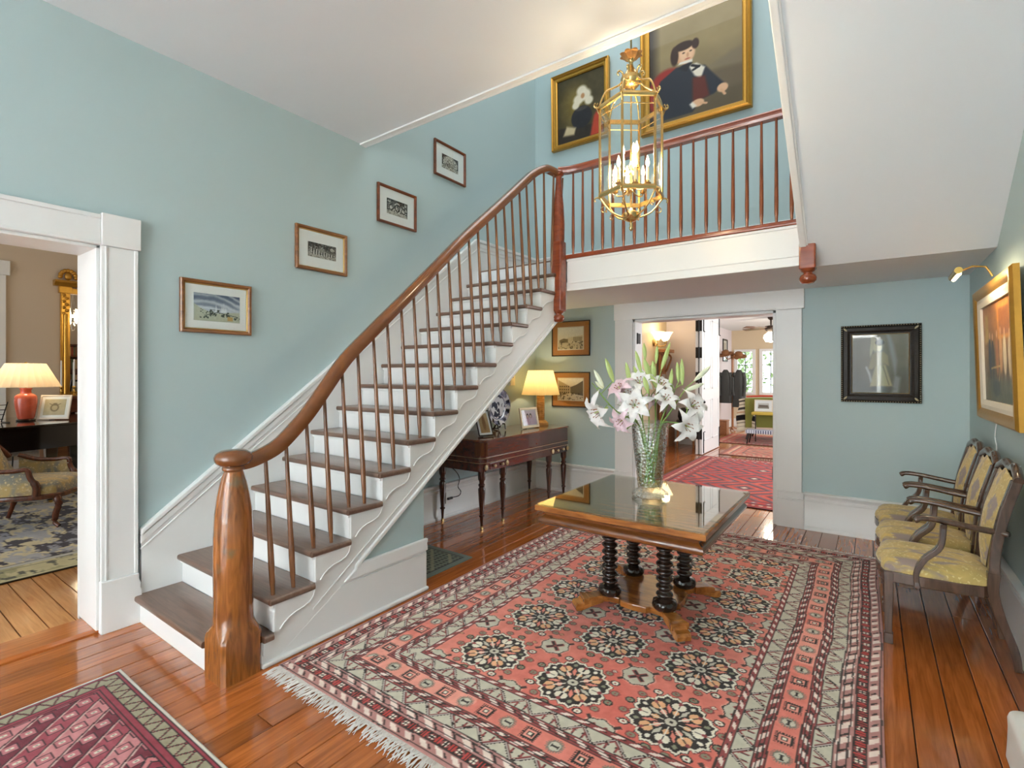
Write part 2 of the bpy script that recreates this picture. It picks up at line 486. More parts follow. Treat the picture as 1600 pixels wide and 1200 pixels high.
# rear hall and garden room shells
structure('wall_rear_hall_left', MB().box((XL - .12, 5.8, -.05), (XL, 10.9, 3.3)), CREAMW)
structure('wall_rear_hall_right', MB().box((1.2, 5.8, -.05), (1.35, 6.8, 3.3)).box((1.2, 9.6, -.05), (1.35, 15.6, 3.3)).box((1.2, 6.8, 2.7), (1.35, 9.6, 3.3)).box((1.2, 6.8, -.05), (1.35, 9.6, .7)), LILAC)
structure('wall_rear_hall_far', MB().box((XL - .12, 10.9, -.05), (-2.69, 11.02, 3.3)).box((-2.69, 10.9, 2.78), (-.6, 11.02, 3.3)).box((-.6, 10.9, -.05), (1.2, 11.02, 3.3)), LILAC)
structure('ceiling_rear_hall', MB().box((XL - .12, 5.8, 3.3), (1.35, 11.02, 3.4)), CEIL)
structure('baseboard_rear_hall', MB().box((XL, 10.86, 0), (-2.8, 10.9, .3)).box((XL, 5.8, 0), (XL + .03, 10.86, .3)), TRIM, bevel=.008)
structure('trim_rear_hall_door', MB().box((-2.81, 10.85, 0), (-2.69, 10.9, 2.9)).box((-2.81, 10.85, 2.78), (-.48, 10.9, 2.95)).box((-.6, 10.85, 0), (-.48, 10.9, 2.78)), TRIM, bevel=.006)
structure('floor_garden_room', MB().box((XL - .12, 10.9, -.12), (1.35, 15.8, -.001)), FLOORX)
structure('wall_garden_room_left', MB().box((XL - .12, 11.02, -.05), (-3.30, 15.6, 2.78)), LILAC)
structure('ceiling_garden_room', MB().box((XL - .12, 11.02, 2.76), (1.35, 15.75, 2.86)), CEIL)
W1, W2, W3 = (-3.16, -2.72), (-2.50, -2.06), (-1.84, -1.40)
wz0, wz1 = .97, 2.16
wb = MB().box((XL - .12, 15.6, -.05), (W1[0], 15.75, 2.78)).box((W1[1], 15.6, -.05), (W2[0], 15.75, 2.78)).box((W2[1], 15.6, -.05), (W3[0], 15.75, 2.78)).box((W3[1], 15.6, -.05), (1.35, 15.75, 2.78))
for a, b in (W1, W2, W3): wb.box((a, 15.6, -.05), (b, 15.75, wz0)).box((a, 15.6, wz1), (b, 15.75, 2.78))
structure('wall_garden_room_far', wb, CREAMW)
structure('baseboard_garden_room', MB().box((-3.30, 11.02, 0), (-3.27, 15.6, .22)).box((-3.27, 15.57, 0), (1.2, 15.6, .22)), TRIM)
LEAD = plain('window_muntin_dark', (86, 88, 92), 0.5)
for i, (a, b) in enumerate((W1, W2, W3)):
    w = tag(empty('window_%d' % (i + 1), ((a + b) / 2, 15.6, wz0)), kind='structure')
    hx = (b - a) / 2; hz = wz1 - wz0
    MB().box((-hx - .06, -.03, -.05), (-hx + .02, .05, hz + .05)).box((hx - .02, -.03, -.05), (hx + .06, .05, hz + .05)).box((-hx + .02, -.03, hz - .02), (hx - .02, .05, hz + .05)).box((-hx + .02, -.04, -.05), (hx - .02, .05, .02)).build('window_frame', TRIM, w)
    mu = MB().box((-.009, .0, .02), (.009, .04, hz - .02))
    for k in (1, 2): mu.box((-hx + .02, .0, hz * k / 3 - .009), (hx - .02, .04, hz * k / 3 + .009))
    mu.build('muntin', LEAD, w)
    for r in range(3):
        for q in (0, 1):
            x0 = -hx + .02 if q == 0 else .009; x1 = -.009 if q == 0 else hx - .02
            MB().box((x0, .018, hz * r / 3 + (.02 if r == 0 else .009)), (x1, .022, hz * (r + 1) / 3 - (.02 if r == 2 else .009))).build('pane', PANE, w)

# front door glazing bars behind the camera (seen only as light)
fw = tag(empty('window_4', (-1.5, YF - .1, .15)), kind='structure')
g = MB()
for xx in (-1.67, -.62, .55, 1.62): g.box((xx, -.05, 0), (xx + .12, .05, 3.0))
g.box((-1.7, -.05, 0), (1.7, .05, .12)).box((-1.7, -.05, 2.25), (1.7, .05, 2.37)).box((-1.7, -.05, 2.9), (1.7, .05, 3.0))
g.build('window_frame', TRIM, fw)

# ---------------------------------------------------------------- baseboards
def base_profile(t=0.03, h=0.36):
    # (out, z): plinth, ogee, cap
    return [(0, 0), (t + .012, 0), (t + .012, .022), (t + .004, .034), (t, .04), (t, h - .085), (t + .004, h - .08), (t + .004, h - .06), (t - .006, h - .05), (t + .002, h - .03), (t + .014, h - .018), (t + .014, h - .004), (t + .008, h), (0, h)]
def baseboard(name, kind_axis, wallpos, sgn, a, b, t=.03, h=.36):
    pr = [(wallpos + sgn * o, z) for o, z in base_profile(t, h)]
    mb = MB()
    if kind_axis == 'y': mb.prism(pr, 'y', a, b)
    else: mb.prism(pr, 'x', a, b)
    return structure(name, mb, TRIM, smooth=35)
baseboard('baseboard_left', 'y', XL, 1, 2.62, YB)
baseboard('baseboard_back', 'x', YB, -1, XL, -2.50)
baseboard('baseboard_back_right', 'x', YB, -1, -.525, XR)
baseboard('baseboard_right', 'y', XR, -1, YF, YB - .03)
baseboard('baseboard_landing', 'x', YB, -1, XL, XR, .025, .36).location.z = 2.662

# ---------------------------------------------------------------- door casings
c1 = MB()
c1.box((XL, DY1, .30), (XL + .03, DY1 + .18, DH))                                   # right stile
c1.box((XL, DY1 + .018, .30), (XL + .036, DY1 + .03, DH)).box((XL, DY1 + .16, .30), (XL + .036, DY1 + .18, DH))
c1.box((XL, DY0 - .18, 0), (XL + .03, DY0, DH))
c1.box((XL, DY0 - .18, DH), (XL + .03, DY1, 2.415)).box((XL, DY0 - .18, DH + .002), (XL + .036, DY1, DH + .02)).box((XL, DY0 - .2, 2.395), (XL + .04, DY1, 2.42))
c1.box((XL, DY1, DH), (XL + .045, DY1 + .192, 2.432))                                # corner block
o = structure('trim_parlour_door', c1, TRIM, bevel=.004)
pl = MB().prism([(DY1 - .005, 0), (DY1 + .195, 0), (DY1 + .195, .2), (DY1 + .187, .215), (DY1 + .19, .24), (DY1 + .18, .27), (DY1 + .18, .3), (DY1 - .005, .3)], 'x', XL, XL + .05)
structure('trim_parlour_plinth', pl, TRIM, bevel=.004)
# door lining inside the wall thickness
structure('trim_parlour_lining', MB().box((XL - WT - .02, DY1 - .02, 0.02), (XL + .012, DY1, DH)).box((XL - WT - .02, DY0, 0.02), (XL + .012, DY0 + .02, DH)).box((XL - WT - .02, DY0, DH - .02), (XL + .012, DY1, DH))
          .box((XL - WT - .05, DY1 - .02, 0.0), (XL - WT - .02, DY1 + .15, DH + .14)), TRIM, bevel=.004)
c2 = MB()
for a, b in ((-2.49, BX0), (BX1, -.545)):
    c2.box((a, YB - .03, 0), (b, YB, BH))
c2.box((-2.50, YB - .035, BH), (-.525, YB, 2.365)).box((-2.27, YB - .04, BH - .0), (-.77, YB, BH + .016))
structure('trim_rear_door', c2, TRIM, bevel=.004)
c3 = MB()
for a, b in ((-2.505, BX0 - .012), (BX1 + .012, -.525)):
    c3.box((a, YB - .045, 0), (b, YB, .27)).box((a, YB - .05, .27), (b, YB, .285)).box((a + .004, YB - .038, .285), (b - .004, YB, .34)).box((a, YB - .046, .34), (b, YB, .352))
structure('trim_rear_plinth', c3, TRIM, bevel=.004)
structure('trim_rear_lining', MB().box((BX0, YB - .012, 0), (BX0 + .03, YB + .2, BH)).box((BX1 - .03, YB - .012, 0), (BX1, YB + .2, BH)).box((BX0, YB - .012, BH - .03), (BX1, YB + .2, BH)), TRIM, bevel=.004)
hd = tag(empty('door_hinges', (0, 0, 0)), kind='structure')
hd.name = 'trim_hinges'
for xx, zz in ((BX0 + .034, 1.92), (BX0 + .034, .5), (BX1 - .034, 1.9), (BX1 - .034, .5)):
    MB().box((xx - .005, YB + .05, zz - .06), (xx + .005, YB + .13, zz + .06)).tube([(xx, YB + .04, zz - .065), (xx, YB + .04, zz + .065)], .009, 8).build('hinge', IRON, hd)
# ================================================================== staircase
RH, RUN = .1782, .2349
def noseY(n): return 1.128 + RUN * (n - 1)
def topZ(n): return .166 + RH * (n - 1)
NS = 14
LZ = topZ(15)                    # landing height, about 2.66
SX = -2.52                       # outer face of the string
st = empty('staircase', (-3.05, 1.2, 0), 0, 'wooden staircase rising along the teal wall to the railed landing', 'staircase')
OFF = Vector((-3.05, 1.2, 0))
def stp(mb, name, mat, parent=None, **k):
    """build in world coordinates as a part of the staircase"""
    o = mb.build(name, mat, st if parent is None else parent, **k)
    if parent is None: o.location = -OFF
    return o
TT = .034
ROUND = [(0, -.5), (-.35, -.43), (-.5, -.2), (-.5, .2), (-.35, .43), (0, .5)]
for n in range(1, NS + 1):
    y, z = noseY(n), topZ(n)
    x1 = SX + .03
    x0 = XL + .03
    # tread with rounded nosing on the front and on the outer end
    t = MB()
    poly = [(y + .012 + u * .026, z - TT / 2 + w * TT) for u, w in ROUND] + [(y + RUN + .03, z), (y + RUN + .03, z - TT)][0:2]
    poly = [(y + .013 + u * .026, z - TT / 2 + w * TT) for u, w in ROUND]
    poly = poly + [(y + RUN + .028, z), (y + RUN + .028, z - TT)]
    if n > 1: t.prism(poly, 'x', x0, SX + .012)
    else:
        t.prism(poly, 'x', x0, -2.706)
        t.box((-2.706, 1.336, z - TT), (SX + .012, y + RUN + .028, z))
    pr = [(SX + .012 - u * .036, z - TT / 2 + w * TT) for u, w in ROUND]
    yb = y + RUN + .022
    t.prism([(SX + .0121, z - TT)] + [(SX + .012 - u * .036, z - TT / 2 + w * TT) for u, w in ROUND] + [(SX + .0121, z)], 'y', y + .004 if n > 1 else 1.336, yb)
    stp(t, 'tread', STAIRW, smooth=50)
    zl = topZ(n - 1) if n > 1 else 0.0
    sx_ = SX if n > 1 else -2.706
    rb = MB().box((x0, y + .03, zl if n > 1 else 0), (sx_ - (.0003 if n > 1 else 0), y + .052, z - TT))
    rb.box((x0, y + .018, z - TT - .018), (sx_ + (.006 if n > 1 else 0), y + .03, z - TT))
    stp(rb, 'riser', TRIM, bevel=.002)
    if n > 1:
        # scrolled bracket on the string below the tread
        za, zb = zl + .0, z - TT - .002
        ya = y + .032; L = RUN - .005
        S = [(ya, zb), (ya + L, zb)]
        for (u, w) in ((.985, .10), (.95, .26), (.86, .40), (.70, .50), (.50, .56), (.34, .66), (.22, .80), (.13, .97)):
            S.append((ya + L * u, zb - (zb - za) * w))
        stp(MB().tube([(SX + .012, q[0], q[1]) for q in S[1:]], .0045, 6), 'bracket_shading_bead', TRIM, smooth=60)  # added bead that shades the curved edge where a paint gap runs
        S.append((ya, za))
        stp(MB().prism(S, 'x', SX, SX + .013), 'scroll_bracket', TRIM)
# first step bracket
y, z = noseY(1), topZ(1)
stp(MB().prism([(1.337, z - TT), (1.388, z - TT), (1.383, z - TT - .03), (1.362, z - TT - .055), (1.337, z - TT - .066)], 'x', SX, SX + .013), 'scroll_bracket', TRIM)
# landing riser
stp(MB().box((XL + .03, noseY(15) + .03, topZ(14)), (SX, noseY(15) + .05, LZ - TT)), 'riser', TRIM)
# open string: saw-tooth above, straight below
def lowZ(y): return .324 + .7088 * (y - 1.888)
ylow0 = 1.888 - .324 / .7088
pts = [(1.30, 0)]
for n in range(1, NS + 1):
    pts += [(max(1.30, noseY(n) + .031), topZ(n) - TT), (noseY(n + 1) + .031, topZ(n) - TT)]
pts += [(noseY(15) + .031, LZ - .03), (4.47, LZ - .03), (4.47, lowZ(4.47)), (ylow0, 0)]
stp(MB().prism(pts, 'x', SX - .04, SX - .0002), 'string_board', TRIM)
# mouldings following the lower edge of the string
def slope_bar(y0, y1, dz, w, h, xo):
    t = MB()
    t.prism([(y0, lowZ(y0) + dz - h / 2), (y1, lowZ(y1) + dz - h / 2), (y1, lowZ(y1) + dz + h / 2), (y0, lowZ(y0) + dz + h / 2)], 'x', xo, xo + w)
    return t
mm = slope_bar(1.90, 4.36, .006, .02, .03, SX - .006)
stp(mm, 'string_moulding', TRIM, bevel=.006)
stp(slope_bar(1.62, 4.36, .062, .006, .010, SX), 'string_moulding', TRIM, bevel=.002)
# spandrel wall under the flight, its blue panel and tall plinth
EY = 2.485
stp(MB().prism([(ylow0 + .02, 0), (EY, 0), (EY, lowZ(EY) - .004), ], 'x', SX - .075, SX - .015), 'spandrel_panel', WALL)
stp(MB().box((XL, EY - .06, 0), (SX - .076, EY - .002, lowZ(EY) - .01)), 'spandrel_return', WALL)
def below(y): return lowZ(y) - .03
yk = 1.888 + (.262 - .324 + .03) / .7088 + .04
stp(MB().prism([(ylow0 - .05, .0), (EY + .012, 0), (EY + .012, .262), (1.80, .262)], 'x', SX - .014, SX + .0015), 'plinth_board', TRIM, bevel=.003)
yk2 = 1.888 + (.276 - .324) / .7088
stp(MB().prism([(yk2, .276), (EY + .016, .276), (EY + .016, .30), (EY + .010, .325), (EY + .018, .34), (EY + .018, .358), (yk2 + .115, .358)], 'x', SX - .014, SX + .012), 'plinth_cap', TRIM, bevel=.006)
stp(MB().prism([(1.80, .262), (EY + .012, .262), (EY + .012, .277), (1.82, .277)], 'x', SX - .014, SX - .004), 'plinth_fillet', TRIM)
stp(MB().box((SX - .016, 1.33, 0), (SX + .02, EY + .02, .026)), 'shoe_moulding', TRIM, bevel=.01, seg=3)
# soffit
sf = MB().add([(XL, EY, lowZ(EY) + .01), (SX - .02, EY, lowZ(EY) + .01), (SX - .02, 4.40, lowZ(4.40) + .01), (XL, 4.40, lowZ(4.40) + .01),
               (XL, EY, lowZ(EY) + .05), (SX - .02, EY, lowZ(EY) + .05), (SX - .02, 4.40, lowZ(4.40) + .05), (XL, 4.40, lowZ(4.40) + .05)],
              [(0, 3, 2, 1), (4, 5, 6, 7), (0, 1, 5, 4), (1, 2, 6, 5), (2, 3, 7, 6), (3, 0, 4, 7)])
stp(sf, 'stair_soffit', CEIL)
# wall skirt with moulded cap
def skZ(y): return .547 + .7695 * (y - 1.154)
sk = MB().prism([(1.17, 0), (1.17, skZ(1.17)), (4.36, skZ(4.36)), (4.47, LZ + .36), (4.47, LZ - .3), (4.2, LZ - .5)], 'x', XL, XL + .03)
stp(sk, 'wall_skirt', TRIM)
for dz, h, w in ((-.016, .034, .048), (-.062, .05, .038), (-.118, .012, .036)):
    stp(MB().prism([(1.165, skZ(1.165) + dz - h / 2), (4.37, skZ(4.37) + dz - h / 2), (5.60, skZ(4.37) + dz - h / 2), (5.60, skZ(4.37) + dz + h / 2), (4.37 - h * .3, skZ(4.37) + dz + h / 2), (1.165, skZ(1.165) + dz + h / 2)], 'x', XL, XL + w), 'skirt_moulding', TRIM, bevel=.006)
stp(MB().box((XL, 4.4705, LZ), (XL + .03, 5.60, LZ + .37)), 'wall_skirt', TRIM)

# landing
LY = 4.345
stp(MB().box((XL, LY + .03, 2.33), (-.41, YB, LZ - .02)).box((-.41, 4.504, 2.33), (XR, YB, LZ - .02)), 'landing_slab', CEIL)
stp(MB().box((XL + .03, LY + .05, LZ - .02), (XR, YB - .03, LZ)), 'landing_floor', STAIRW)
FA, FB = -2.44, -.43
fb = MB().box((FA, LY, 2.325), (FB, LY + .03, LZ - .03))
fb.box((FA, LY - .012, LZ - .052), (FB, LY, LZ - .03)).box((FA, LY - .008, 2.322), (FB, LY, 2.40)).box((FA, LY - .014, 2.388), (FB, LY, 2.402)).box((FA, LY - .012, 2.318), (FB, LY + .02, 2.332))
stp(fb, 'landing_fascia', TRIM, bevel=.003)
stp(MB().box((FA - .02, LY - .028, LZ - .03), (FB, LY + .06, LZ + .012)), 'landing_base_rail', RAILR, bevel=.012, seg=3)

# ------------------------------------------------ balusters
def baluster(a, b, mat, r=.0145):
    a = Vector(a); b = Vector(b)
    fr = ((0, .72), (.06, .85), (.09, 1.02), (.22, 1.1), (.45, .98), (.75, .78), (1, .66))
    return stp(MB().tube([a + (b - a) * t for t, _ in fr], [r * q for _, q in fr], 8), 'baluster', mat, smooth=60)
# rail line (measured top edge), X leans in towards the stair
RT = [(1.20, 1.085), (1.30, 1.088), (1.38, 1.112), (1.46, 1.150), (1.54, 1.218), (1.64, 1.318), (1.76, 1.468), (1.891, 1.630), (2.085, 1.806), (2.353, 2.043), (2.67, 2.326), (2.993, 2.616), (3.444, 2.991), (3.80, 3.290), (3.94, 3.405), (4.05, 3.482), (4.13, 3.517), (4.20, 3.515), (4.265, 3.505)]
def railx(y):
    if y < 1.4: return -2.62 + (y - 1.2) * .1
    if y < 3.95: return -2.60
    return -2.60 + (y - 3.95) / (4.27 - 3.95) * .10
HRP = [(-.030, -.036), (.030, -.036), (.038, -.018), (.040, .004), (.032, .024), (.016, .034), (-.016, .034), (-.032, .024), (-.040, .004), (-.038, -.018)]
path = catmull([(railx(y), y, z - .034) for y, z in RT], 4)
stp(MB().sweep(path, HRP), 'handrail', RAILW, smooth=50)
def railz(y):
    return float(np.interp(y, [p[1] for p in path], [p[2] for p in path])) - .03
for n in range(2, NS + 1):
    for k, dy in enumerate((.046, .160)):
        y = noseY(n) + dy
        ty = y - .012
        baluster((-2.548, y, topZ(n)), (railx(ty), ty, railz(ty)), BALW)

# ------------------------------------------------ newel at the foot
NX, NY = -2.606, 1.236
nw = empty('newel_post', Vector((NX, NY, 0)) - OFF); nw.parent = st
h = .10; NSEG = 32
def sup(r, e, z):
    """superellipse ring: e = 1 square, 0 round"""
    out = []
    p = 2 + 30 * e ** 2
    for i in range(NSEG):
        a = 2 * PI * (i + .5) / NSEG; c_, s_ = abs(math.cos(a)), abs(math.sin(a))
        k = r / (c_ ** p + s_ ** p) ** (1 / p)
        out.append((k * math.cos(a), k * math.sin(a), z))
    return out
rings = [sup(h, 1, 0), sup(h, 1, .175), sup(h, .95, .19), sup(h - .002, .70, .207), sup(h - .006, .42, .226), sup(.0915, .2, .245), sup(.0895, .06, .27)]
for r, z in ((.089, .33), (.090, .45), (.0915, .58), (.090, .70), (.084, .81), (.073, .895), (.060, .96), (.047, 1.003), (.042, 1.018)): rings.append(sup(r, 0, z))
vs = [p for R_ in rings for p in R_]; fs = []
for k in range(len(rings) - 1):
    for i in range(NSEG): fs.append((k * NSEG + i, k * NSEG + (i + 1) % NSEG, (k + 1) * NSEG + (i + 1) % NSEG, (k + 1) * NSEG + i))
fs.append(tuple(range(NSEG))[::-1]); fs.append(tuple((len(rings) - 1) * NSEG + i for i in range(NSEG)))
MB().add(vs, fs).build('newel_shaft', NEWELW, nw, smooth=30)
MB().lathe([(.040, 1.012), (.050, 1.02), (.052, 1.03), (.046, 1.038), (.060, 1.044), (.078, 1.054), (.087, 1.070), (.088, 1.086), (.080, 1.104), (.058, 1.117), (.025, 1.122), (0, 1.123)], (0, 0, 0), 28).build('newel_cap', RAILW, nw, smooth=50)

# ------------------------------------------------ landing newels with turned drops
def landing_newel(x, y, top, blk0, blk1, drop, rail):
    e = empty('landing_newel', Vector((x, y, 0)) - OFF); e.parent = st
    if top:
        MB().lathe([(.036, top), (.034, top - .03), (.028, top - .05), (.030, top - .09), (.040, top - .20), (.052, top - .34), (.060, top - .50), (.058, top - .64), (.052, top - .74), (.05, blk1)][::-1], (0, 0, 0), 24).build('newel_shaft', RAILR, e, smooth=50)
        MB().lathe([(.03, top - .03), (.05, top - .02), (.055, top), (.05, top + .018), (.03, top + .028), (0, top + .03)], (0, 0, 0), 20).build('newel_cap', RAILR, e, smooth=50)
    MB().box((-.055, -.055, blk0), (.055, .055, blk1)).build('newel_block', RAILR, e, bevel=.012, seg=3)
    MB().lathe([(.052, blk0 + .004), (.045, blk0 - .012), (.030, blk0 - .022), (.030, blk0 - .030), (.050, blk0 - .042), (.058, blk0 - .062), (.055, blk0 - .085), (.040, blk0 - .102), (.0, blk0 - .106)][::-1], (0, 0, 0), 24).build('newel_drop', RAILR, e, smooth=50)
    return e
landing_newel(-2.495, 4.275, 3.47, 2.115, 2.80, 2.03, True)
landing_newel(-.385, 4.36, 0, 2.285, 2.80, 2.18, False)
# landing handrail and balusters
stp(MB().sweep([(-2.50, 4.275, 3.499), (-2.40, 4.325, 3.504), (-2.28, 4.345, 3.508), (-1.4, 4.345, 3.510), (-.45, 4.345, 3.512)], HRP), 'landing_handrail', RAILR, smooth=50)
nb = 19
for i in range(nb):
    x = -2.372 + i * (2.372 - .49) / (nb - 1)
    baluster((x, 4.345, LZ + .01), (x, 4.345, 3.478), BALR, .0145)

# ================================================================== upper flight back towards the camera
UO = Vector((.13, 4.3, 2.66))
uf = empty('upper_flight', UO - OFF); uf.parent = st
def ufp(mb, name, mat, **k):
    o = mb.build(name, mat, uf, **k); o.location = -UO; return o
USX = -.41
def usz(y): return 2.357 + .70 * (4.465 - y)
ye = 2.835
ufp(MB().prism([(4.503, 2.3301), (ye, usz(ye)), (ye, usz(ye) + .05), (4.503, usz(4.503) + .05)], 'x', USX, XR), 'stair_soffit', CEIL)
UR = .1714; UN = .245
pts = [(4.34, LZ)]
for n in range(1, 8):
    z = LZ + UR * n
    yy = 4.33 - UN * (n - 1)
    pts += [(yy, z - .035)] + ([(yy - UN, z - .035)] if n < 7 else [])
pts += [(ye, pts[-1][1]), (ye, usz(ye) - .012), (4.40, usz(4.40) - .012), (4.40, LZ)]
ufp(MB().prism(pts, 'x', USX - .012, USX + .03), 'string_board', TRIM)
ufp(MB().prism([(4.42, usz(4.42) - .02), (ye, usz(ye) - .02), (ye, usz(ye) + .03), (4.42, usz(4.42) + .03)], 'x', USX - .025, USX + .02), 'string_moulding', TRIM, bevel=.006)
for n in range(1, 7):
    z = LZ + UR * n; yy = 4.33 - UN * (n - 1)
    t = MB().prism([(yy + .030 - (u + .5) * -.0, z - .018 + w * .034) for u, w in ((0, -.5), (0, .5))] + [(yy - UN, z - .001), (yy - UN, z - .035)], 'x', USX - .045, XR)
    ufp(t, 'tread', STAIRW, bevel=.008)
    ufp(MB().box((USX, yy - .02, z - UR), (XR, yy, z - .035)), 'riser', TRIM)
    for dy in (.06, .18):
        a = Vector((USX - .03, yy - dy + .03, z)); b_ = a + Vector((-.015, .0, .84))
        fr = ((0, .72), (.09, 1.02), (.22, 1.1), (.45, .98), (1, .66))
        o = MB().tube([a + (b_ - a) * t for t, _ in fr], [.0145 * q for _, q in fr], 8).build('baluster', BALR, uf, smooth=60); o.location = -UO
ufp(MB().sweep([(-.395, 4.36, 3.512), (USX - .045, 4.22, 3.60), (USX - .045, 2.95, 3.60 + .70 * 1.27)], HRP), 'handrail', RAILR, smooth=50)
# ================================================================== painted surfaces (colour per vertex, no image files)
def vnoise(U, V, fu, fv, seed):
    r = np.random.default_rng(seed)
    nu, nv = int(fu) + 2, int(fv) + 2
    G = r.random((nv + 1, nu + 1))
    x = U * fu; y = V * fv
    i = np.clip(x.astype(int), 0, nu - 1); j = np.clip(y.astype(int), 0, nv - 1)
    a = x - i; b = y - j
    a = a * a * (3 - 2 * a); b = b * b * (3 - 2 * b)
    return G[j, i] * (1 - a) * (1 - b) + G[j, i + 1] * a * (1 - b) + G[j + 1, i] * (1 - a) * b + G[j + 1, i + 1] * a * b
def fbm(U, V, f, seed, asp=1.0, oct=4):
    o = 0; amp = .5; t = 0
    for k in range(oct):
        o = o + amp * vnoise(U, V, f * 2 ** k * asp, f * 2 ** k, seed + k); t += amp; amp *= .55
    return o / t

class Canvas:
    """U to the right, V upwards, both 0..1; asp = width / height"""
    def __init__(s, nx, ny, asp, base):
        s.nx, s.ny, s.asp = nx, ny, asp
        u = (np.arange(nx)) / (nx - 1); v = (np.arange(ny)) / (ny - 1)
        s.U, s.V = np.meshgrid(u, v)
        s.C = np.zeros((ny, nx, 3)) + np.array(base, float)
    def mix(s, a, col):
        a = np.clip(a, 0, 1)[..., None]
        s.C = s.C * (1 - a) + np.array(col, float) * a
        return s
    def ell(s, cu, cv, ru, rv, col, soft=.15, rot=0.0, op=1.0):
        du = (s.U - cu) * s.asp; dv = s.V - cv
        c, q = math.cos(rot), math.sin(rot)
        a = (du * c + dv * q) / (ru * s.asp); b = (-du * q + dv * c) / rv
        return s.mix(op * np.clip((1 - np.sqrt(a * a + b * b)) / soft + .5, 0, 1), col)
    def poly(s, P, col, soft=.01, op=1.0):
        P = np.array(P, float); n = len(P)
        ins = np.zeros(s.U.shape, bool); dist = np.full(s.U.shape, 9.0)
        for i in range(n):
            x1, y1 = P[i]; x2, y2 = P[(i + 1) % n]
            cond = ((y1 > s.V) != (y2 > s.V)) & (s.U < (x2 - x1) * (s.V - y1) / (y2 - y1 + 1e-12) + x1)
            ins ^= cond
            ex, ey = x2 - x1, y2 - y1
            t = np.clip(((s.U - x1) * ex + (s.V - y1) * ey) / (ex * ex + ey * ey + 1e-12), 0, 1)
            dist = np.minimum(dist, np.hypot(s.U - x1 - t * ex, s.V - y1 - t * ey))
        sd = np.where(ins, dist, -dist)
        return s.mix(op * np.clip(sd / soft + .5, 0, 1), col)
    def line(s, P, w, col, op=1.0):
        for (x1, y1), (x2, y2) in zip(P[:-1], P[1:]):
            ex, ey = x2 - x1, y2 - y1
            t = np.clip(((s.U - x1) * ex + (s.V - y1) * ey) / (ex * ex + ey * ey + 1e-12), 0, 1)
            d = np.hypot((s.U - x1 - t * ex) * s.asp, s.V - y1 - t * ey)
            s.mix(op * np.clip((w - d) / (w * .6) + .3, 0, 1), col)
        return s
    def grad(s, c0, c1, v0=0.0, v1=1.0, op=1.0):
        t = np.clip((s.V - v0) / (v1 - v0), 0, 1)[..., None]
        s.C = s.C * (1 - op) + op * (np.array(c0, float) * (1 - t) + np.array(c1, float) * t)
        return s
    def mottle(s, f, amp, seed, asp=None):
        s.C = np.clip(s.C + ((fbm(s.U, s.V, f, seed, s.asp if asp is None else asp) - .5) * 2 * amp)[..., None], 0, 255)
        return s

def grid_mesh(name, P, C, mat, parent=None, thick=0.0, tdir=(0, 0, -1)):
    """P: ny x nx x 3 points, C: sRGB colours; optional skirt of given thickness along tdir"""
    ny, nx = P.shape[:2]
    V = P.reshape(-1, 3); K = npl(C.reshape(-1, 3))
    idx = np.arange(nx * ny).reshape(ny, nx)
    Q = np.stack([idx[:-1, :-1], idx[:-1, 1:], idx[1:, 1:], idx[1:, :-1]], -1).reshape(-1, 4)
    if thick:
        ring = np.concatenate([idx[0, :], idx[1:, -1], idx[-1, -2::-1], idx[-2:0:-1, 0]])
        n0 = len(V); low = V[ring] + np.array(tdir) * thick
        V = np.concatenate([V, low]); K = np.concatenate([K, K[ring]])
        m = len(ring); a = np.arange(m); b = (a + 1) % m
        Q = np.concatenate([Q, np.stack([ring[b], ring[a], n0 + a, n0 + b], -1)])
    me = bpy.data.meshes.new(name)
    me.vertices.add(len(V)); me.vertices.foreach_set('co', V.astype(np.float32).ravel())
    me.loops.add(len(Q) * 4); me.loops.foreach_set('vertex_index', Q.astype(np.int32).ravel())
    me.polygons.add(len(Q)); me.polygons.foreach_set('loop_start', np.arange(0, len(Q) * 4, 4, dtype=np.int32))
    me.update(calc_edges=True)
    at = me.color_attributes.new('Col', 'FLOAT_COLOR', 'POINT')
    at.data.foreach_set('color', np.concatenate([K, np.ones((len(K), 1))], 1).astype(np.float32).ravel())
    me.materials.append(mat)
    o = bpy.data.objects.new(name, me); COL.objects.link(o)
    if parent is not None: o.parent = parent
    return o

PRINT = attr_mat('picture_print', 0.55, spec=0.3)
OIL = attr_mat('oil_paint', 0.4, coat=0.25, bump=0.15, bs=300)
PILE = attr_mat('rug_pile', 0.95, bump=0.35, bs=700, spec=0.1, sheen=0.15)

# ---- pictures: built facing local -Y, X to the right, centred on the origin
def frame_bars(w, h, prof):
    """mitred frame; prof = list of (inset from the outer edge, height out of the wall)"""
    mb = MB()
    cor = [(-1, -1), (1, -1), (1, 1), (-1, 1)]
    n = len(prof); vs = []
    for cx, cz in cor:
        for ins, ht in prof: vs.append((cx * (w / 2 - ins), -ht, cz * (h / 2 - ins)))
    fs = []
    for k in range(4):
        j = (k + 1) % 4
        for i in range(n):
            ii = (i + 1) % n
            fs.append((k * n + i, j * n + i, j * n + ii, k * n + ii))
    return mb.add(vs, fs)

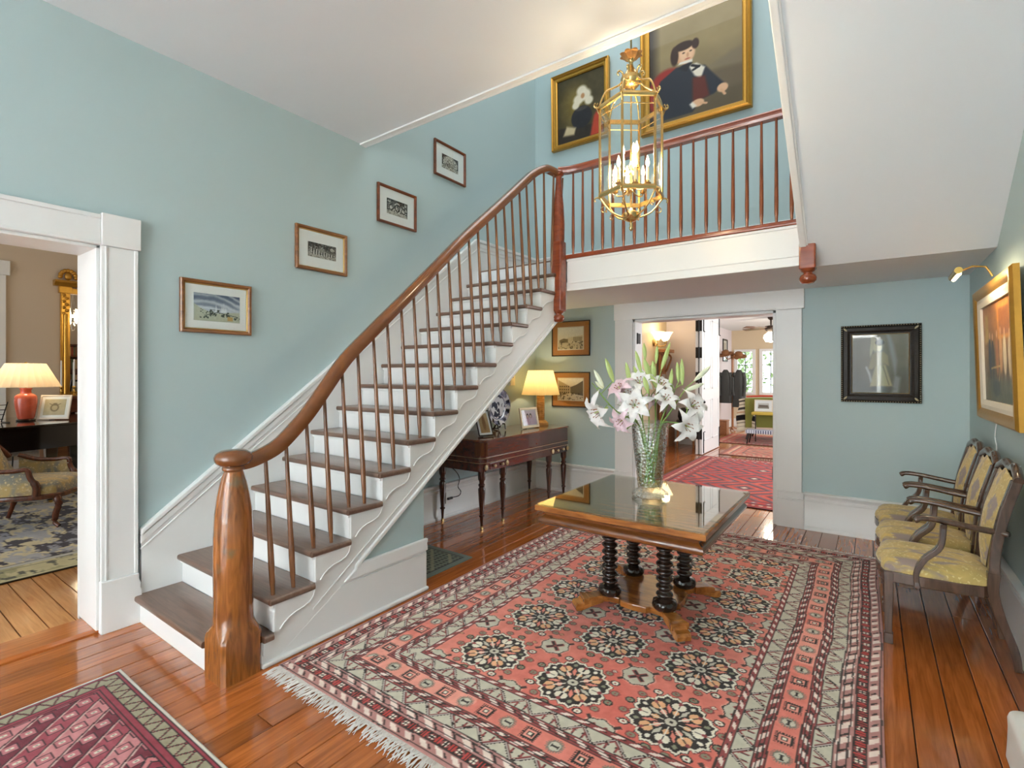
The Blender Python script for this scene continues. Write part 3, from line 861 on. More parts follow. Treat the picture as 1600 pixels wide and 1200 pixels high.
def picture(name, label, cat, w, h, fw, fmat, canvas, artmat=None, matw=0.0, matcol=None, depth=.028, prof=None, inner=None, glassy=True, group=None, matp=None):
    e = empty(name, (0, 0, 0), 0, label, cat, group)
    if prof is None: prof = [(0, 0), (0, depth * .8), (fw * .2, depth), (fw * .65, depth * .9), (fw * .9, depth * .55), (fw, depth * .45), (fw, 0)]
    fr = frame_bars(w, h, prof).build('frame', fmat, e, smooth=30)
    if inner is not None:
        iw, imat = inner
        frame_bars(w - 2 * fw + .004, h - 2 * fw + .004, [(0, .002), (0, depth * .5), (iw * .5, depth * .62), (iw, depth * .4), (iw, .002)]).build('inner_slip', imat, e, smooth=30)
        fw2 = fw + iw
    else: fw2 = fw
    aw, ah = w - 2 * fw2, h - 2 * fw2
    if matw:
        mp = matp or (matw, matw, matw, matw)
        l, r, b_, t_ = mp
        MB().box((-aw / 2, -.008, -ah / 2), (aw / 2, -.004, ah / 2)).build('mat_board', matcol, e)
        x0, x1, z0, z1 = -aw / 2 + l, aw / 2 - r, -ah / 2 + b_, ah / 2 - t_
    else:
        x0, x1, z0, z1 = -aw / 2 - .002, aw / 2 + .002, -ah / 2 - .002, ah / 2 + .002
    yy = -.0095 if matw else -.006
    P = np.zeros((canvas.ny, canvas.nx, 3))
    P[..., 0] = x0 + canvas.U * (x1 - x0); P[..., 1] = yy; P[..., 2] = z0 + canvas.V * (z1 - z0)
    grid_mesh('print' if matw else 'painting', P, canvas.C, artmat or PRINT, e, .004, (0, 1, 0))
    if glassy:
        MB().box((-aw / 2, -.0125, -ah / 2), (aw / 2, -.011, ah / 2)).build('glass_pane', PANE, e)
    return e
def hang_left(e, y, z, tilt=0.0):    # on the left wall (faces +X)
    e.location = (XL + .004, y, z); e.rotation_euler = (tilt, 0, PI / 2)
def hang_back(e, x, z, tilt=0.0, h=0.0):    # on the back wall (faces -Y), tilted forward about its lower edge
    e.location = (x, YB - .004 - h / 2 * math.sin(tilt), z); e.rotation_euler = (tilt, 0, 0)
def hang_right(e, y, z, tilt=0.0, h=0.0):   # on the right wall (faces -X)
    e.location = (XR - .004 - h / 2 * math.sin(tilt), y, z); e.rotation_euler = (tilt, 0, -PI / 2)

FRW = wood('picture_frame_walnut', (110, 66, 30), (150, 96, 48), 0.35, 0.3, 'x', 6, 6)
FRD = wood('picture_frame_mahogany', (92, 44, 18), (132, 68, 32), 0.35, 0.3, 'x', 6, 6)
FRB = plain('picture_frame_black', (30, 26, 22), 0.35)
GOLDSLIP = plain('gilt_slip', (216, 178, 104), 0.35, 0.6)
MATW = plain('mat_board_white', (248, 248, 245), 0.8, var=.01)
MATO = plain('mat_board_ochre', (182, 122, 58), 0.75, var=.05, vs=12)
MATC = plain('mat_board_cream', (226, 212, 186), 0.8, var=.01)

# 1: watercolour with swirling sky
c = Canvas(110, 76, 1.5, (170, 178, 188))
c.grad((205, 212, 220), (96, 108, 130), .42, 1.0)
ang = np.sin((c.V * 26 + 5 * (c.U - .2) ** 2 * 3 + 3 * fbm(c.U, c.V, 3, 5, 1.5)))
c.mix(np.clip(ang, 0, 1) * .55 * (c.V > .45), (236, 240, 244)); c.mix(np.clip(-ang, 0, 1) * .35 * (c.V > .5), (70, 80, 112))
c.poly([(0, .62), (.12, .48), (.3, .36), (.5, .30), (.75, .36), (1, .40), (1, 0), (0, 0)], (196, 200, 178), .03)
c.mix((fbm(c.U, c.V, 9, 8, 1.5) > .56) * (c.V < .44) * (c.V > .1) * (c.U > .12), (74, 84, 74))
for u, hh in ((.47, .62), (.60, .64), (.64, .70), (.68, .60)): c.poly([(u - .025, .36), (u, hh), (u + .025, .36)], (238, 242, 244), .02)
c.poly([(.72, .06), (.84, .06), (.84, .2), (.72, .22)], (206, 168, 104), .02)
c.line([(.22, .2), (.5, .34), (.95, .22)], .012, (60, 62, 58)); c.mottle(30, 12, 3)
hang_left(picture('framed_watercolour', 'landscape watercolour with swirling blue sky, lowest picture along the staircase wall', 'picture', .455, .352, .026, FRW, c, None, .05, MATW, inner=(.006, GOLDSLIP), matp=(.05, .045, .05, .055)), 1.612, 1.952)

def bw_print(seed, kind):
    c = Canvas(100, 66, 1.6, (44, 40, 36))
    if kind == 0:      # columned hall
        c.grad((210, 205, 192), (60, 54, 48), .0, .75)
        for k in range(9):
            u = .12 + .09 * k; c.poly([(u - .018, .18), (u + .018, .18), (u + .018, .62 - .03 * k), (u - .018, .66 - .03 * k)], (226, 222, 212), .012)
            c.poly([(u + .022, .2), (u + .05, .2), (u + .05, .6 - .03 * k), (u + .022, .6 - .03 * k)], (36, 32, 28), .012)
        c.ell(.48, .58, .1, .2, (150, 148, 136), .3); c.ell(.86, .72, .08, .12, (200, 196, 184), .4); c.poly([(0, 0), (1, 0), (1, .16), (0, .2)], (186, 180, 168), .02)
    elif kind == 1:    # arches with swirls
        for u, v, r in ((.2, .45, .3), (.5, .5, .36), (.8, .42, .3)):
            for q in (1, .72, .45): c.ell(u, v, r * q * .5, r * q, (228, 224, 214) if q != .72 else (44, 40, 36), .1)
        c.ell(.12, .84, .06, .09, (220, 216, 206), .3); c.ell(.88, .82, .07, .1, (220, 216, 206), .3)
        c.mix((fbm(c.U, c.V, 10, seed, 1.6) > .55) * .8, (30, 27, 24)); c.poly([(0, 0), (1, 0), (1, .2), (0, .24)], (196, 190, 178), .02)
    else:              # domed trees
        c.ell(.5, .48, .46, .50, (222, 218, 206), .1)
        for k in range(11):
            a = PI * (k + .5) / 11; c.line([(.5, .2), (.5 + .42 * math.cos(a), .25 + .55 * math.sin(a))], .012, (50, 46, 40))
        c.poly([(0, 0), (1, 0), (1, .22), (0, .26)], (214, 208, 194), .03); c.mix((fbm(c.U, c.V, 14, seed, 1.6) > .6) * .7, (52, 47, 42))
    c.mix((fbm(c.U, c.V, 22, seed + 9, 1.6) > .6) * .55, (240, 236, 226)); c.mix((fbm(c.U, c.V, 24, seed + 19, 1.6) > .6) * .6, (24, 22, 20))
    return c
hang_left(picture('framed_print', 'dark columned-hall print under glass, second picture up the staircase wall', 'picture', .466, .346, .026, FRW, bw_print(3, 0), None, .07, MATW, inner=(.006, GOLDSLIP), matp=(.075, .07, .08, .085), group='black and white prints by the stairs'), 2.416, 2.50)
hang_left(picture('framed_print', 'arches print in reddish frame, third picture up the staircase wall', 'picture', .47, .35, .024, FRD, bw_print(5, 1), None, .07, MATW, matp=(.085, .085, .075, .085), group='black and white prints by the stairs'), 3.213, 3.064)
hang_left(picture('framed_print', 'domed-tree print in reddish frame, highest picture along the staircase wall', 'picture', .478, .362, .024, FRD, bw_print(8, 2), None, .07, MATW, matp=(.09, .09, .08, .09), group='black and white prints by the stairs'), 3.943, 3.733)

def street(seed, kind):
    c = Canvas(90, 70, 1.28, (236, 226, 202))
    c.grad((224, 208, 174), (246, 240, 224), .2, 1)
    if kind == 0:
        c.poly([(.35, .30), (.98, .36), (.98, .62), (.6, .56), (.35, .5)], (222, 204, 164), .02)
        for k in range(9): c.poly([(.62 + .04 * k, .36), (.64 + .04 * k, .36), (.64 + .04 * k, .55), (.62 + .04 * k, .55)], (120, 100, 72), .01)
        c.poly([(.05, .28), (.4, .3), (.4, .46), (.22, .5), (.05, .42)], (140, 122, 86), .02)
        c.poly([(0, 0), (1, 0), (1, .3), (0, .3)], (206, 188, 150), .03); c.mix((fbm(c.U, c.V, 12, seed, 1.3) > .58) * (c.V < .36) * .8, (92, 76, 54))
    else:
        c.poly([(0, .1), (.5, .32), (.5, .62), (.0, .92)], (188, 170, 140), .02); c.poly([(.5, .32), (1, .18), (1, .9), (.72, .7), (.5, .6)], (112, 102, 88), .02)
        for k in range(5):
            for r in range(3): c.poly([(.06 + .085 * k, .3 + .14 * r), (.10 + .085 * k, .31 + .14 * r), (.10 + .085 * k, .38 + .13 * r), (.06 + .085 * k, .38 + .14 * r)], (70, 60, 48), .01)
        c.poly([(0, 0), (1, 0), (1, .2), (.5, .32), (0, .12)], (226, 212, 184), .02); c.mix((fbm(c.U, c.V, 14, seed, 1.3) > .6) * (c.V < .34) * .8, (74, 62, 48))
    return c.mottle(20, 10, seed)
for lab, z, sd, kd in (('brown-matted harbour engraving hanging above the one behind the yellow lampshade', 1.952, 21, 0), ('brown-matted street engraving partly behind the yellow lampshade', 1.306, 31, 1)):
    e = picture('framed_engraving', lab, 'picture', .545, .445, .012, FRB, street(sd, kd), None, .085, MATO, depth=.02, group='engravings beside the rear door', matp=(.082, .082, .078, .07))
    MB().box((-.19, -.0092, -.145), (.19, -.0082, .15)).build('cream_border', MATC, e)
    hang_back(e, -3.10, z)

# black carved frame with sepia lady
c = Canvas(120, 120, 1.0, (120, 112, 94)); c.grad((92, 88, 74), (140, 134, 116), 0, 1); c.mottle(4, 16, 40)
c.poly([(.66, 1), (.74, .82), (.80, .55), (.78, .3), (.86, .26), (.82, .0), (.70, 0), (.76, .3), (.70, .6), (.62, 1)], (176, 182, 186), .06, .7)
c.ell(.40, .85, .05, .16, (206, 200, 160), .5, .2); c.ell(.36, .8, .03, .18, (190, 184, 150), .5, -.15)
c.poly([(.32, .10), (.72, .12), (.60, .48), (.42, .48)], (176, 166, 124), .03); c.poly([(.30, .42), (.36, .66), (.45, .70), (.56, .70), (.64, .64), (.66, .46), (.58, .50), (.56, .46), (.42, .46), (.36, .40)], (158, 148, 112), .03)
c.ell(.49, .78, .05, .07, (206, 196, 158), .3); c.ell(.50, .86, .08, .05, (52, 46, 38), .3); c.line([(.48, .46), (.46, .14)], .01, (130, 120, 90)); c.line([(.56, .45), (.66, .14)], .012, (124, 114, 86))
c.poly([(.24, .44), (.30, .30), (.33, .18), (.36, .2), (.33, .34), (.27, .46)], (196, 198, 196), .03, .8); c.ell(.5, .07, .24, .05, (70, 66, 54), .6, 0, .6)
e = picture('framed_photograph', 'sepia photograph of a standing woman in carved black frame on rear wall', 'picture', .585, .70, .082, plain('carved_black_frame', (34, 29, 24), .4, bump=.5, bs=70), c, PRINT, depth=.035,
            prof=[(0, 0), (0, .03), (.012, .036), (.022, .022), (.05, .030), (.07, .018), (.082, .02), (.082, 0)], inner=(.006, GOLDSLIP))
bd = MB(); dots = plain('bone_bead', (196, 184, 150), .4)
nb_ = 30
for i in range(nb_):
    t = i / nb_
    for s_ in (-1, 1): bd.ball((-.285 + .57 * t, -.035, s_ * .342), .0045, 6, 4)
for i in range(36):
    t = i / 36
    for s_ in (-1, 1): bd.ball((s_ * .284, -.035, -.34 + .68 * t), .0045, 6, 4)
bd.build('bead_edging', dots, e, smooth=60)
for sx in (-1, 1):
    for sz in (-1, 1): MB().ball((sx * .258, -.037, sz * .315), (.02, .006, .008), 10, 6, Matrix.Rotation(-sx * sz * .8, 3, 'Y')).build('corner_boss', dots, e, smooth=60)
hang_back(e, .065, 1.595)

# oil paintings over the landing
GP = [(0, 0), (0, .05), (.012, .06), (.03, .045), (.045, .052), (.06, .034), (.085, .03), (.10, .018), (.10, 0)]
c = Canvas(100, 124, .82, (72, 62, 34))
c.mix(np.clip(1 - np.hypot((c.U - .38) / .4, (c.V - .55) / .45), 0, 1) * .9, (142, 120, 52)); c.mottle(4, 14, 50, .8)
c.poly([(0, 0), (1, 0), (1, .16), (0, .26)], (46, 36, 26), .03)
c.ell(.52, .34, .22, .17, (38, 34, 38), .12); c.ell(.52, .47, .13, .03, (66, 58, 56), .3)
for u, v, r in ((.46, .62, .10), (.6, .66, .11), (.53, .74, .10), (.68, .56, .08), (.40, .54, .07)): c.ell(u, v, r * 1.1, r * .8, (222, 212, 188), .5)
c.ell(.55, .66, .04, .04, (190, 140, 96), .5); c.poly([(.70, 0), (.98, 0), (.9, .42), (.78, .30)], (176, 62, 38), .05); c.poly([(.12, .12), (.36, .1), (.40, .2), (.2, .26)], (196, 178, 140), .04); c.mottle(14, 7, 51, .8)
e = picture('oil_painting', 'smaller gilt-framed oil painting above the landing, left of the gentleman portrait', 'painting', .80, .95, .075, GILT, c, OIL, depth=.06, prof=[(a * .75, b) for a, b in GP], glassy=False, group='gilt paintings over the landing')
hang_back(e, -2.955, 4.845, .02, .95)
c = Canvas(150, 190, .8, (118, 104, 74)); c0U, c0V = c.U.copy(), c.V.copy(); c.V = c.V / .74; c.U = (c.U - .43) / 1.12 + .45; c.grad((96, 84, 62), (150, 132, 92), .2, .8); c.C += ((fbm(c0U, c0V, 3, 60, .8) - .5) * 28)[..., None]
c.poly([(-.1, 0), (.14, 0), (.14, 1.4), (-.1, 1.4)], (62, 52, 40), .1); c.poly([(.66, .5), (1, .40), (1, .62), (.86, .60)], (126, 112, 88), .06); c.poly([(.6, .24), (1, .2), (1, .42), (.7, .45)], (106, 92, 70), .06)
c.ell(.26, .36, .22, .28, (150, 44, 34), .15); c.poly([(.1, .1), (.5, .06), (.5, .2), (.14, .24)], (140, 44, 34), .04)
c.poly([(.14, .04), (.10, .30), (.18, .52), (.34, .62), (.46, .62), (.62, .54), (.72, .38), (.80, .26), (.70, .18), (.58, .16), (.5, .04)], (44, 46, 54), .02)
c.poly([(.46, .60), (.52, .46), (.58, .40), (.62, .52), (.54, .60)], (226, 218, 200), .02); c.poly([(.50, .44), (.62, .42), (.66, .18), (.5, .14)], (96, 42, 30), .03)
c.poly([(.36, .60), (.44, .54), (.5, .62), (.46, .66)], (34, 32, 34), .02); c.line([(.5, .585), (.56, .55), (.51, .53)], .015, (30, 28, 30))
c.ell(.43, .745, .095, .115, (206, 158, 120), .12); c.ell(.445, .75, .075, .10, (228, 186, 148), .5); c.ell(.415, .848, .098, .052, (54, 34, 22), .25); c.ell(.325, .76, .04, .11, (58, 36, 24), .3); c.ell(.53, .83, .035, .06, (58, 36, 24), .3)
for u in (.415, .485): c.ell(u, .765, .014, .008, (60, 44, 34), .6)
c.ell(.455, .73, .012, .028, (204, 152, 116), .6); c.ell(.452, .685, .028, .009, (178, 96, 80), .6); c.poly([(.36, .645), (.5, .63), (.5, .66), (.38, .67)], (232, 226, 212), .015)
c.ell(.55, .13, .06, .045, (220, 176, 138), .25); c.ell(.78, .22, .05, .05, (220, 176, 138), .25); c.line([(.58, .12), (.63, .10)], .012, (214, 168, 130)); c.line([(.77, .2), (.80, .14)], .012, (214, 168, 130)); c.poly([(.5, .16), (.54, .10), (.5, .08), (.47, .14)], (230, 224, 208), .02)
c.U, c.V = c0U, c0V
e = picture('oil_painting', 'large gilt-framed portrait of a seated gentleman in dark coat above the landing', 'painting', 1.175, 1.44, .095, GILT, c, OIL, depth=.07, prof=[(a * .95, b) for a, b in GP], glassy=False, group='gilt paintings over the landing')
hang_back(e, -1.571, 4.955, .02, 1.44)

# painting on the right wall with a picture light
c = Canvas(150, 100, 1.5, (120, 82, 36)); c.grad((70, 62, 44), (176, 112, 40), .1, .8); c.mottle(5, 26, 70, 1.5)
c.poly([(.5, .62), (.9, .62), (.9, .96), (.5, .96)], (206, 136, 44), .02); c.poly([(.55, .66), (.85, .66), (.85, .92), (.55, .92)], (156, 92, 34), .02); c.poly([(.06, .6), (.2, .62), (.18, .9), (.08, .9)], (190, 146, 62), .04)
for u, v, col in ((.22, .46, (40, 44, 60)), (.32, .44, (60, 46, 36)), (.46, .46, (176, 112, 58)), (.58, .48, (206, 150, 92)), (.70, .46, (226, 206, 170)), (.84, .44, (214, 190, 150)), (.93, .42, (120, 70, 40))):
    c.ell(u, v, .05, .20, col, .3); c.ell(u + .005, v + .22, .022, .04, (216, 164, 118), .4); c.poly([(u - .03, v - .2), (u + .03, v - .2), (u + .02, .1), (u - .02, .1)], tuple(x * .6 for x in col), .03, .8)
c.poly([(0, 0), (1, 0), (1, .2), (0, .26)], (92, 92, 62), .06, .7); c.ell(.4, .14, .12, .08, (40, 38, 40), .5, 0, .7); c.line([(.25, .34), (.55, .36), (.5, .22)], .01, (206, 166, 92)); c.mottle(22, 16, 71, 1.5)
LINEN = plain('linen_liner', (222, 214, 198), .8, var=.02)
e = picture('oil_painting', 'gilt-framed painting of people in a warm interior on the right wall', 'painting', 1.20, .90, .075, GILT, c, OIL, depth=.05, prof=[(0, 0), (0, .028), (.015, .042), (.04, .042), (.06, .034), (.075, .026), (.075, 0)], inner=(.06, LINEN), glassy=False)
hang_right(e, 4.315, 1.64, .03, .90)
pl_ = empty('picture_light', (XR - .075, 4.13, 2.09), 0, 'brass picture light arching over the painting on the right wall', 'lamp')
MB().tube([(0.0, 0, .0), (-.03, 0, .06), (-.09, 0, .07), (-.16, 0, .04)], .006, 8).build('arm', BRASS, pl_, smooth=60)
MB().tube([(-.17, -.15, .03), (-.17, .15, .03)], .02, 12).build('lamp_head', BRASS, pl_, smooth=60)
MB().tube([(-.165, -.12, .014), (-.165, .12, .014)], .012, 10).build('bulb', glow('picture_bulb', (255, 226, 170), 6), pl_, smooth=60)
area('picture_light_glow', (XR - .245, 4.13, 2.092), (0, math.radians(-42), 0), .05, .26, 3.0, (1, .8, .5))
MB().tube(catmull([(XR - .012, 4.44, 1.19), (XR - .015, 4.47, 1.10), (XR - .012, 4.44, 1.02), (XR - .012, 4.5, .9)], 6), .003, 6).build('power_cord', TRIM, pl_).location = (-(XR - .075), -4.13, -2.09)
# ================================================================== rugs
def tri(x): return np.abs(((x) % 1.0) - .5) * 2          # 1..0..1 triangle, period 1
def rug_paint(X, Y, W, H, med_y, pal):
    """X, Y in metres from the centre; W, H half sizes"""
    C = np.zeros(X.shape + (3,)) + np.array(pal['field'], float)
    def put(m, col, op=1.0):
        m = (np.clip(m.astype(float), 0, 1) * op)[..., None]
        C[:] = C * (1 - m) + np.array(col, float) * m
    xs_, ys_ = X[0], Y[:, 0]
    def window(cx, cy, r):
        """local view of the grid round a motif: coordinates and a painter for it"""
        i0, i1 = np.searchsorted(xs_, (cx - r, cx + r)); j0, j1 = np.searchsorted(ys_, (cy - r, cy + r))
        if i1 - i0 < 2 or j1 - j0 < 2: return None
        def wput(m, col, op=1.0):
            m = (m.astype(float) * op)[..., None]
            C[j0:j1, i0:i1] = C[j0:j1, i0:i1] * (1 - m) + np.array(col, float) * m
        return X[j0:j1, i0:i1], Y[j0:j1, i0:i1], wput
    U = (X + W) / (2 * W); V = (Y + H) / (2 * H)
    ab = fbm(U, V, 5, 91, .3)
    ab2 = fbm(U, V, 2, 95, 1.5)
    put(np.clip((ab - .42) * 3.0, 0, 1), pal['field2'], .75); put(np.clip((ab2 - .45) * 3, 0, 1), pal['field3'], .5)
    fx = np.abs(X); 
    dark, cream, grey, orange, plum = pal['dark'], pal['cream'], pal['grey'], pal['orange'], pal['plum']
    # filler diamonds
    for oy in np.arange(-H, H, .157):
        for ox in np.arange(-.95, .96, .159):
            px = ox + (.08 if int(round((oy + H) / .157)) % 2 else 0)
            w_ = window(px, oy, .04)
            if w_ is None: continue
            X_, Y_, wput = w_
            q = np.abs(X_ - px) / .021 + np.abs(Y_ - oy) / .016
            wput((q < 1.0), plum); wput((q < .62), orange if (int(px * 100) % 2) else cream); wput((q < .28), plum)
    # roundels
    for my in list(med_y) + [med_y[0] - .47]:
        for mx in (-.680, -.2035, .2735, .750):
            cy = my + .235
            w_ = window(mx, cy, .13)
            if w_ is None: continue
            X_, Y_, wput = w_
            dx, dy = X_ - mx, Y_ - cy
            r = np.hypot(dx, dy); th = np.arctan2(dy, dx)
            rr = r / (1 + .05 * np.cos(8 * th))
            wput(rr < .086, pal['field3'], .8)
            wput((rr < .079), dark); wput(rr < .073, grey)
            arm = (np.minimum(np.abs(dx - dy), np.abs(dx + dy)) < .010) & (r < .046) & (r > .008)
            wput((np.minimum(np.abs(dx - dy), np.abs(dx + dy)) < .017) & (r < .052), plum); wput(arm, dark)
            wput((np.abs(np.abs(th * 4 / PI % 2 - 1)) < .12) & (r > .079) & (r < .11), dark, .85)
    # big star medallions
    for my in med_y:
        for mx in (-.442, .035, .512):
            w_ = window(mx, my, .24)
            if w_ is None: continue
            X_, Y_, wput = w_
            dx, dy = X_ - mx, Y_ - my
            r = np.hypot(dx, dy)
            th = np.arctan2(dy, dx)
            for k in range(16):                       # leaves around
                a = 2 * PI * (k + .5) / 16; lx, ly = mx + .205 * math.cos(a), my + .205 * math.sin(a)
                q = np.hypot((X_ - lx) / .024, (Y_ - ly) / .021); 
                wput(q < 1, dark if k % 2 else plum); wput((q < .68), cream if k % 4 == 1 else pal['green']); wput(q < .26, plum)
            star = .150 + .022 * (1 - tri(th * 8 / (2 * PI))) + .013 * (1 - tri(th * 24 / (2 * PI)))
            wput(r < star + .012, dark); wput(r < star + .007, cream); wput(r < star - .006, dark)
            for k in range(8):
                a = 2 * PI * k / 8; ca, sa = math.cos(a), math.sin(a)
                u = dx * ca + dy * sa; v = -dx * sa + dy * ca
                wput((np.hypot((u - .116) / .026, v / .031) < 1) & (np.abs(v) > .0035), orange if k % 2 else cream)
                wput((np.abs(v) < .012 * (1 - np.abs(u - .140) / .016)) & (u > .12), plum)
                wput((np.abs(v) < .016 * (1 - np.abs(u - .068) / .024)), pal['field3'] if k % 2 else orange)
                wput((np.abs(v) < .0032) & (u > .02) & (u < .1), cream)
                a2 = a + PI / 8; u2 = dx * math.cos(a2) + dy * math.sin(a2); v2 = -dx * math.sin(a2) + dy * math.cos(a2)
                wput((np.abs(v2) < .011 * (1 - np.abs(u2 - .088) / .036)), grey if k % 2 else pal['field'])
                wput((np.hypot((u2 - .146) / .012, v2 / .010) < 1), cream if k % 2 else pal['green'])
            wput(r < .034, dark); wput(r < .025, grey); wput(r < .009, dark)
    # borders
    dX = W - np.abs(X); dY = H - np.abs(Y)
    d = np.minimum(dX, dY); S = np.where(dX < dY, Y, X)
    wv = .0035 * np.sin(S * 9)
    d = d + wv * (d < .5)
    hair = (fbm(U, V, 60, 5, .7) - .5) * .006
    dd = d + hair
    def band(a, b): return (dd >= a) & (dd < b)
    def put_b(a, b, col, op=1.0): put(band(a, b), col, op)
    put_b(-1, .535, plum)
    put_b(-1, .012, pal['edge']); 
    def guard(a, b, per, sl, c1, c2):
        put_b(a, b, c1)
        t = (d - a) / (b - a)
        m = band(a + .007, b - .007) & (((S / per + sl * t) % 1.0) < .42)
        put(m, c2)
        m2 = band(a + .012, b - .012) & ((((S + per / 2) / per + sl * t) % 1.0) < .14)
        put(m2, dark)
    guard(.012, .058, .085, .6, pal['edge'], pal['pale'])
    put_b(.058, .102, dark)
    ph = ((S / .074) % 1 - .5) * .074; e = d - .080
    put(band(.062, .098) & (np.abs(ph) + np.abs(e) < .026), plum); put(band(.062, .098) & (np.maximum(np.abs(ph), np.abs(e)) < .012), cream); put(band(.062, .098) & (np.minimum(np.abs(ph), np.abs(e)) < .003) & (np.abs(ph) < .014), dark)
    put(band(.062, .098) & (np.abs(np.abs(ph) - .03) < .004), pal['red'])
    guard(.105, .165, .105, .7, pal['edge'], pal['pale'])
    def zig(a, b, per, flip):
        put_b(a, b, grey)
        t = (d - a) / (b - a)
        if flip: t = 1 - t
        z = tri(S / per)
        dist = np.abs(t - z) * (b - a)
        ser = .004 * (((S / .009) % 1) > .5)
        m = band(a + .004, b - .004)
        put(m & (dist < .0075 + ser), dark); put(m & (np.abs(t - z - .16) * (b - a) < .0035), plum); 
        q = np.abs((S / per) % 1 - .5) * per
        put(m & (np.abs(q - .012 - t * .01) < .003) & (t > .5) & (t < .92), dark); put(m & (np.abs(q - .02 - t * .004) < .003) & (t > .55) & (t < .9), plum)
        put(m & (dist < .0022), pal['pale'])
    zig(.165, .236, .145, False)
    guard(.236, .280, .09, -.7, plum, pal['pale'])
    put_b(.280, .382, pal['salmon']); put(band(.280, .382) & (ab > .52), pal['field2'], .5)
    per = .118; k = np.floor(S / per); ph = (S / per - k - .5) * per; e = d - .331
    odd = (k % 2) == 0
    bx = np.maximum(np.abs(ph), np.abs(e))
    th = np.arctan2(e, ph); rr = np.hypot(ph, e)
    comb = (((S + d) / .011) % 1 > .5)
    m = band(.284, .378)
    put(m & odd & (bx < .030), dark); put(m & odd & (bx < .038) & (bx >= .028) & ((((np.where(np.abs(ph) > np.abs(e), e, ph)) / .011) % 1) > .5), dark)
    put(m & odd & (bx < .022), pal['salmon']); put(m & odd & (bx < .014), dark); put(m & odd & (bx < .007), cream)
    put(m & ~odd & (rr < .030), grey); put(m & ~odd & (rr < .040) & (rr >= .028) & (((th * 22 / (2 * PI)) % 1) > .5), pal['greyd']); put(m & ~odd & (np.abs(rr - .028) < .0035), pal['greyd'])
    put(m & ~odd & (np.abs(ph) < .018) & (np.abs(e) < .3 * np.abs(ph) + .004), dark)
    guard(.382, .426, .09, .7, plum, pal['pale'])
    zig(.426, .506, .145, True)
    guard(.506, .537, .08, -.6, plum, pal['pale'])
    for b in (.012, .058, .102, .120, .150, .165, .236, .250, .268, .280, .382, .396, .412, .426, .506, .537):
        put(np.abs(dd - b) < .0030, dark, .85)
    C += ((fbm(U, V, 120, 77, .7) - .5) * 26)[..., None]
    return np.clip(C, 0, 255)

PAL = dict(field=(240, 146, 128), field2=(226, 112, 98), field3=(246, 176, 156), dark=(60, 52, 48), cream=(246, 238, 218), grey=(212, 206, 186), greyd=(140, 132, 116), orange=(244, 190, 142), plum=(162, 82, 78), edge=(196, 142, 134), pale=(248, 230, 218), red=(206, 76, 68), salmon=(244, 166, 148), green=(150, 150, 122))

def flat_rug(name, label, cx, cy, W, H, painter, res, mat=None, th=.010, warp=0.0, cat='rug', rz=0.0, wz=0.0):
    nx, ny = int(2 * W / res) + 1, int(2 * H / res) + 1
    x = np.linspace(-W, W, nx); y = np.linspace(-H, H, ny)
    X, Y = np.meshgrid(x, y)
    C = painter(X, Y)
    P = np.zeros((ny, nx, 3)); P[..., 0] = X; P[..., 1] = Y; P[..., 2] = th
    if warp:
        P[..., 0] += warp * np.sin(Y * 3.1 + .4) * (np.abs(X) / W) * np.sign(X)
        P[..., 1] += warp * np.sin(X * 2.7 + 1.0) * (np.abs(Y) / H)
    if wz: P[..., 2] += wz * (fbm((X + W) / (2 * W), (Y + H) / (2 * H), 5, 12, 1.0) - .3) * (H - np.abs(Y) > .02) * (W - np.abs(X) > .02)
    e = empty(name, (cx, cy, 0), rz, label, cat)
    g = grid_mesh('pile', P, C, mat or PILE, e, th - .001)
    return e
RC = (-1.207, 3.20); RW, RHH = 1.258, 1.80
meds = [y - RC[1] for y in (2.14, 2.61, 3.08, 3.55, 4.02, 4.49)]
rug = flat_rug('oriental_rug', 'large red oriental rug with star medallions under the centre table', RC[0], RC[1], RW, RHH, lambda X, Y: rug_paint(X, Y, RW, RHH, meds, PAL), .005, warp=.006)
FRINGE = plain('rug_fringe', (222, 214, 206), .9, var=.08, vs=40)
def fringe(parent, x0, x1, y, sgn, n, L, name='fringe', w=.0035):
    mb = MB()
    for i in range(n):
        x = x0 + (x1 - x0) * (i + random.random() * .7) / n
        l = L * random.uniform(.7, 1.15); dx = random.uniform(-.45, .45) * l
        p = [(x, y, .006), (x + dx * .3, y + sgn * l * .35, .009 + random.random() * .004), (x + dx * .75, y + sgn * l * .75, .006), (x + dx, y + sgn * l, .002)]
        mb.tube(p, [w, w, w * .9, w * .4], 4)
    mb.box((x0, min(y, y + sgn * .018), .001), (x1, max(y, y + sgn * .018), .0085))
    o = mb.build(name, FRINGE, parent); o['kind'] = 'stuff'
    return o
fringe(rug, -RW + .005, RW - .005, -RHH, -1, 420, .088)
fringe(rug, -RW + .005, RW - .005, RHH, 1, 300, .06)

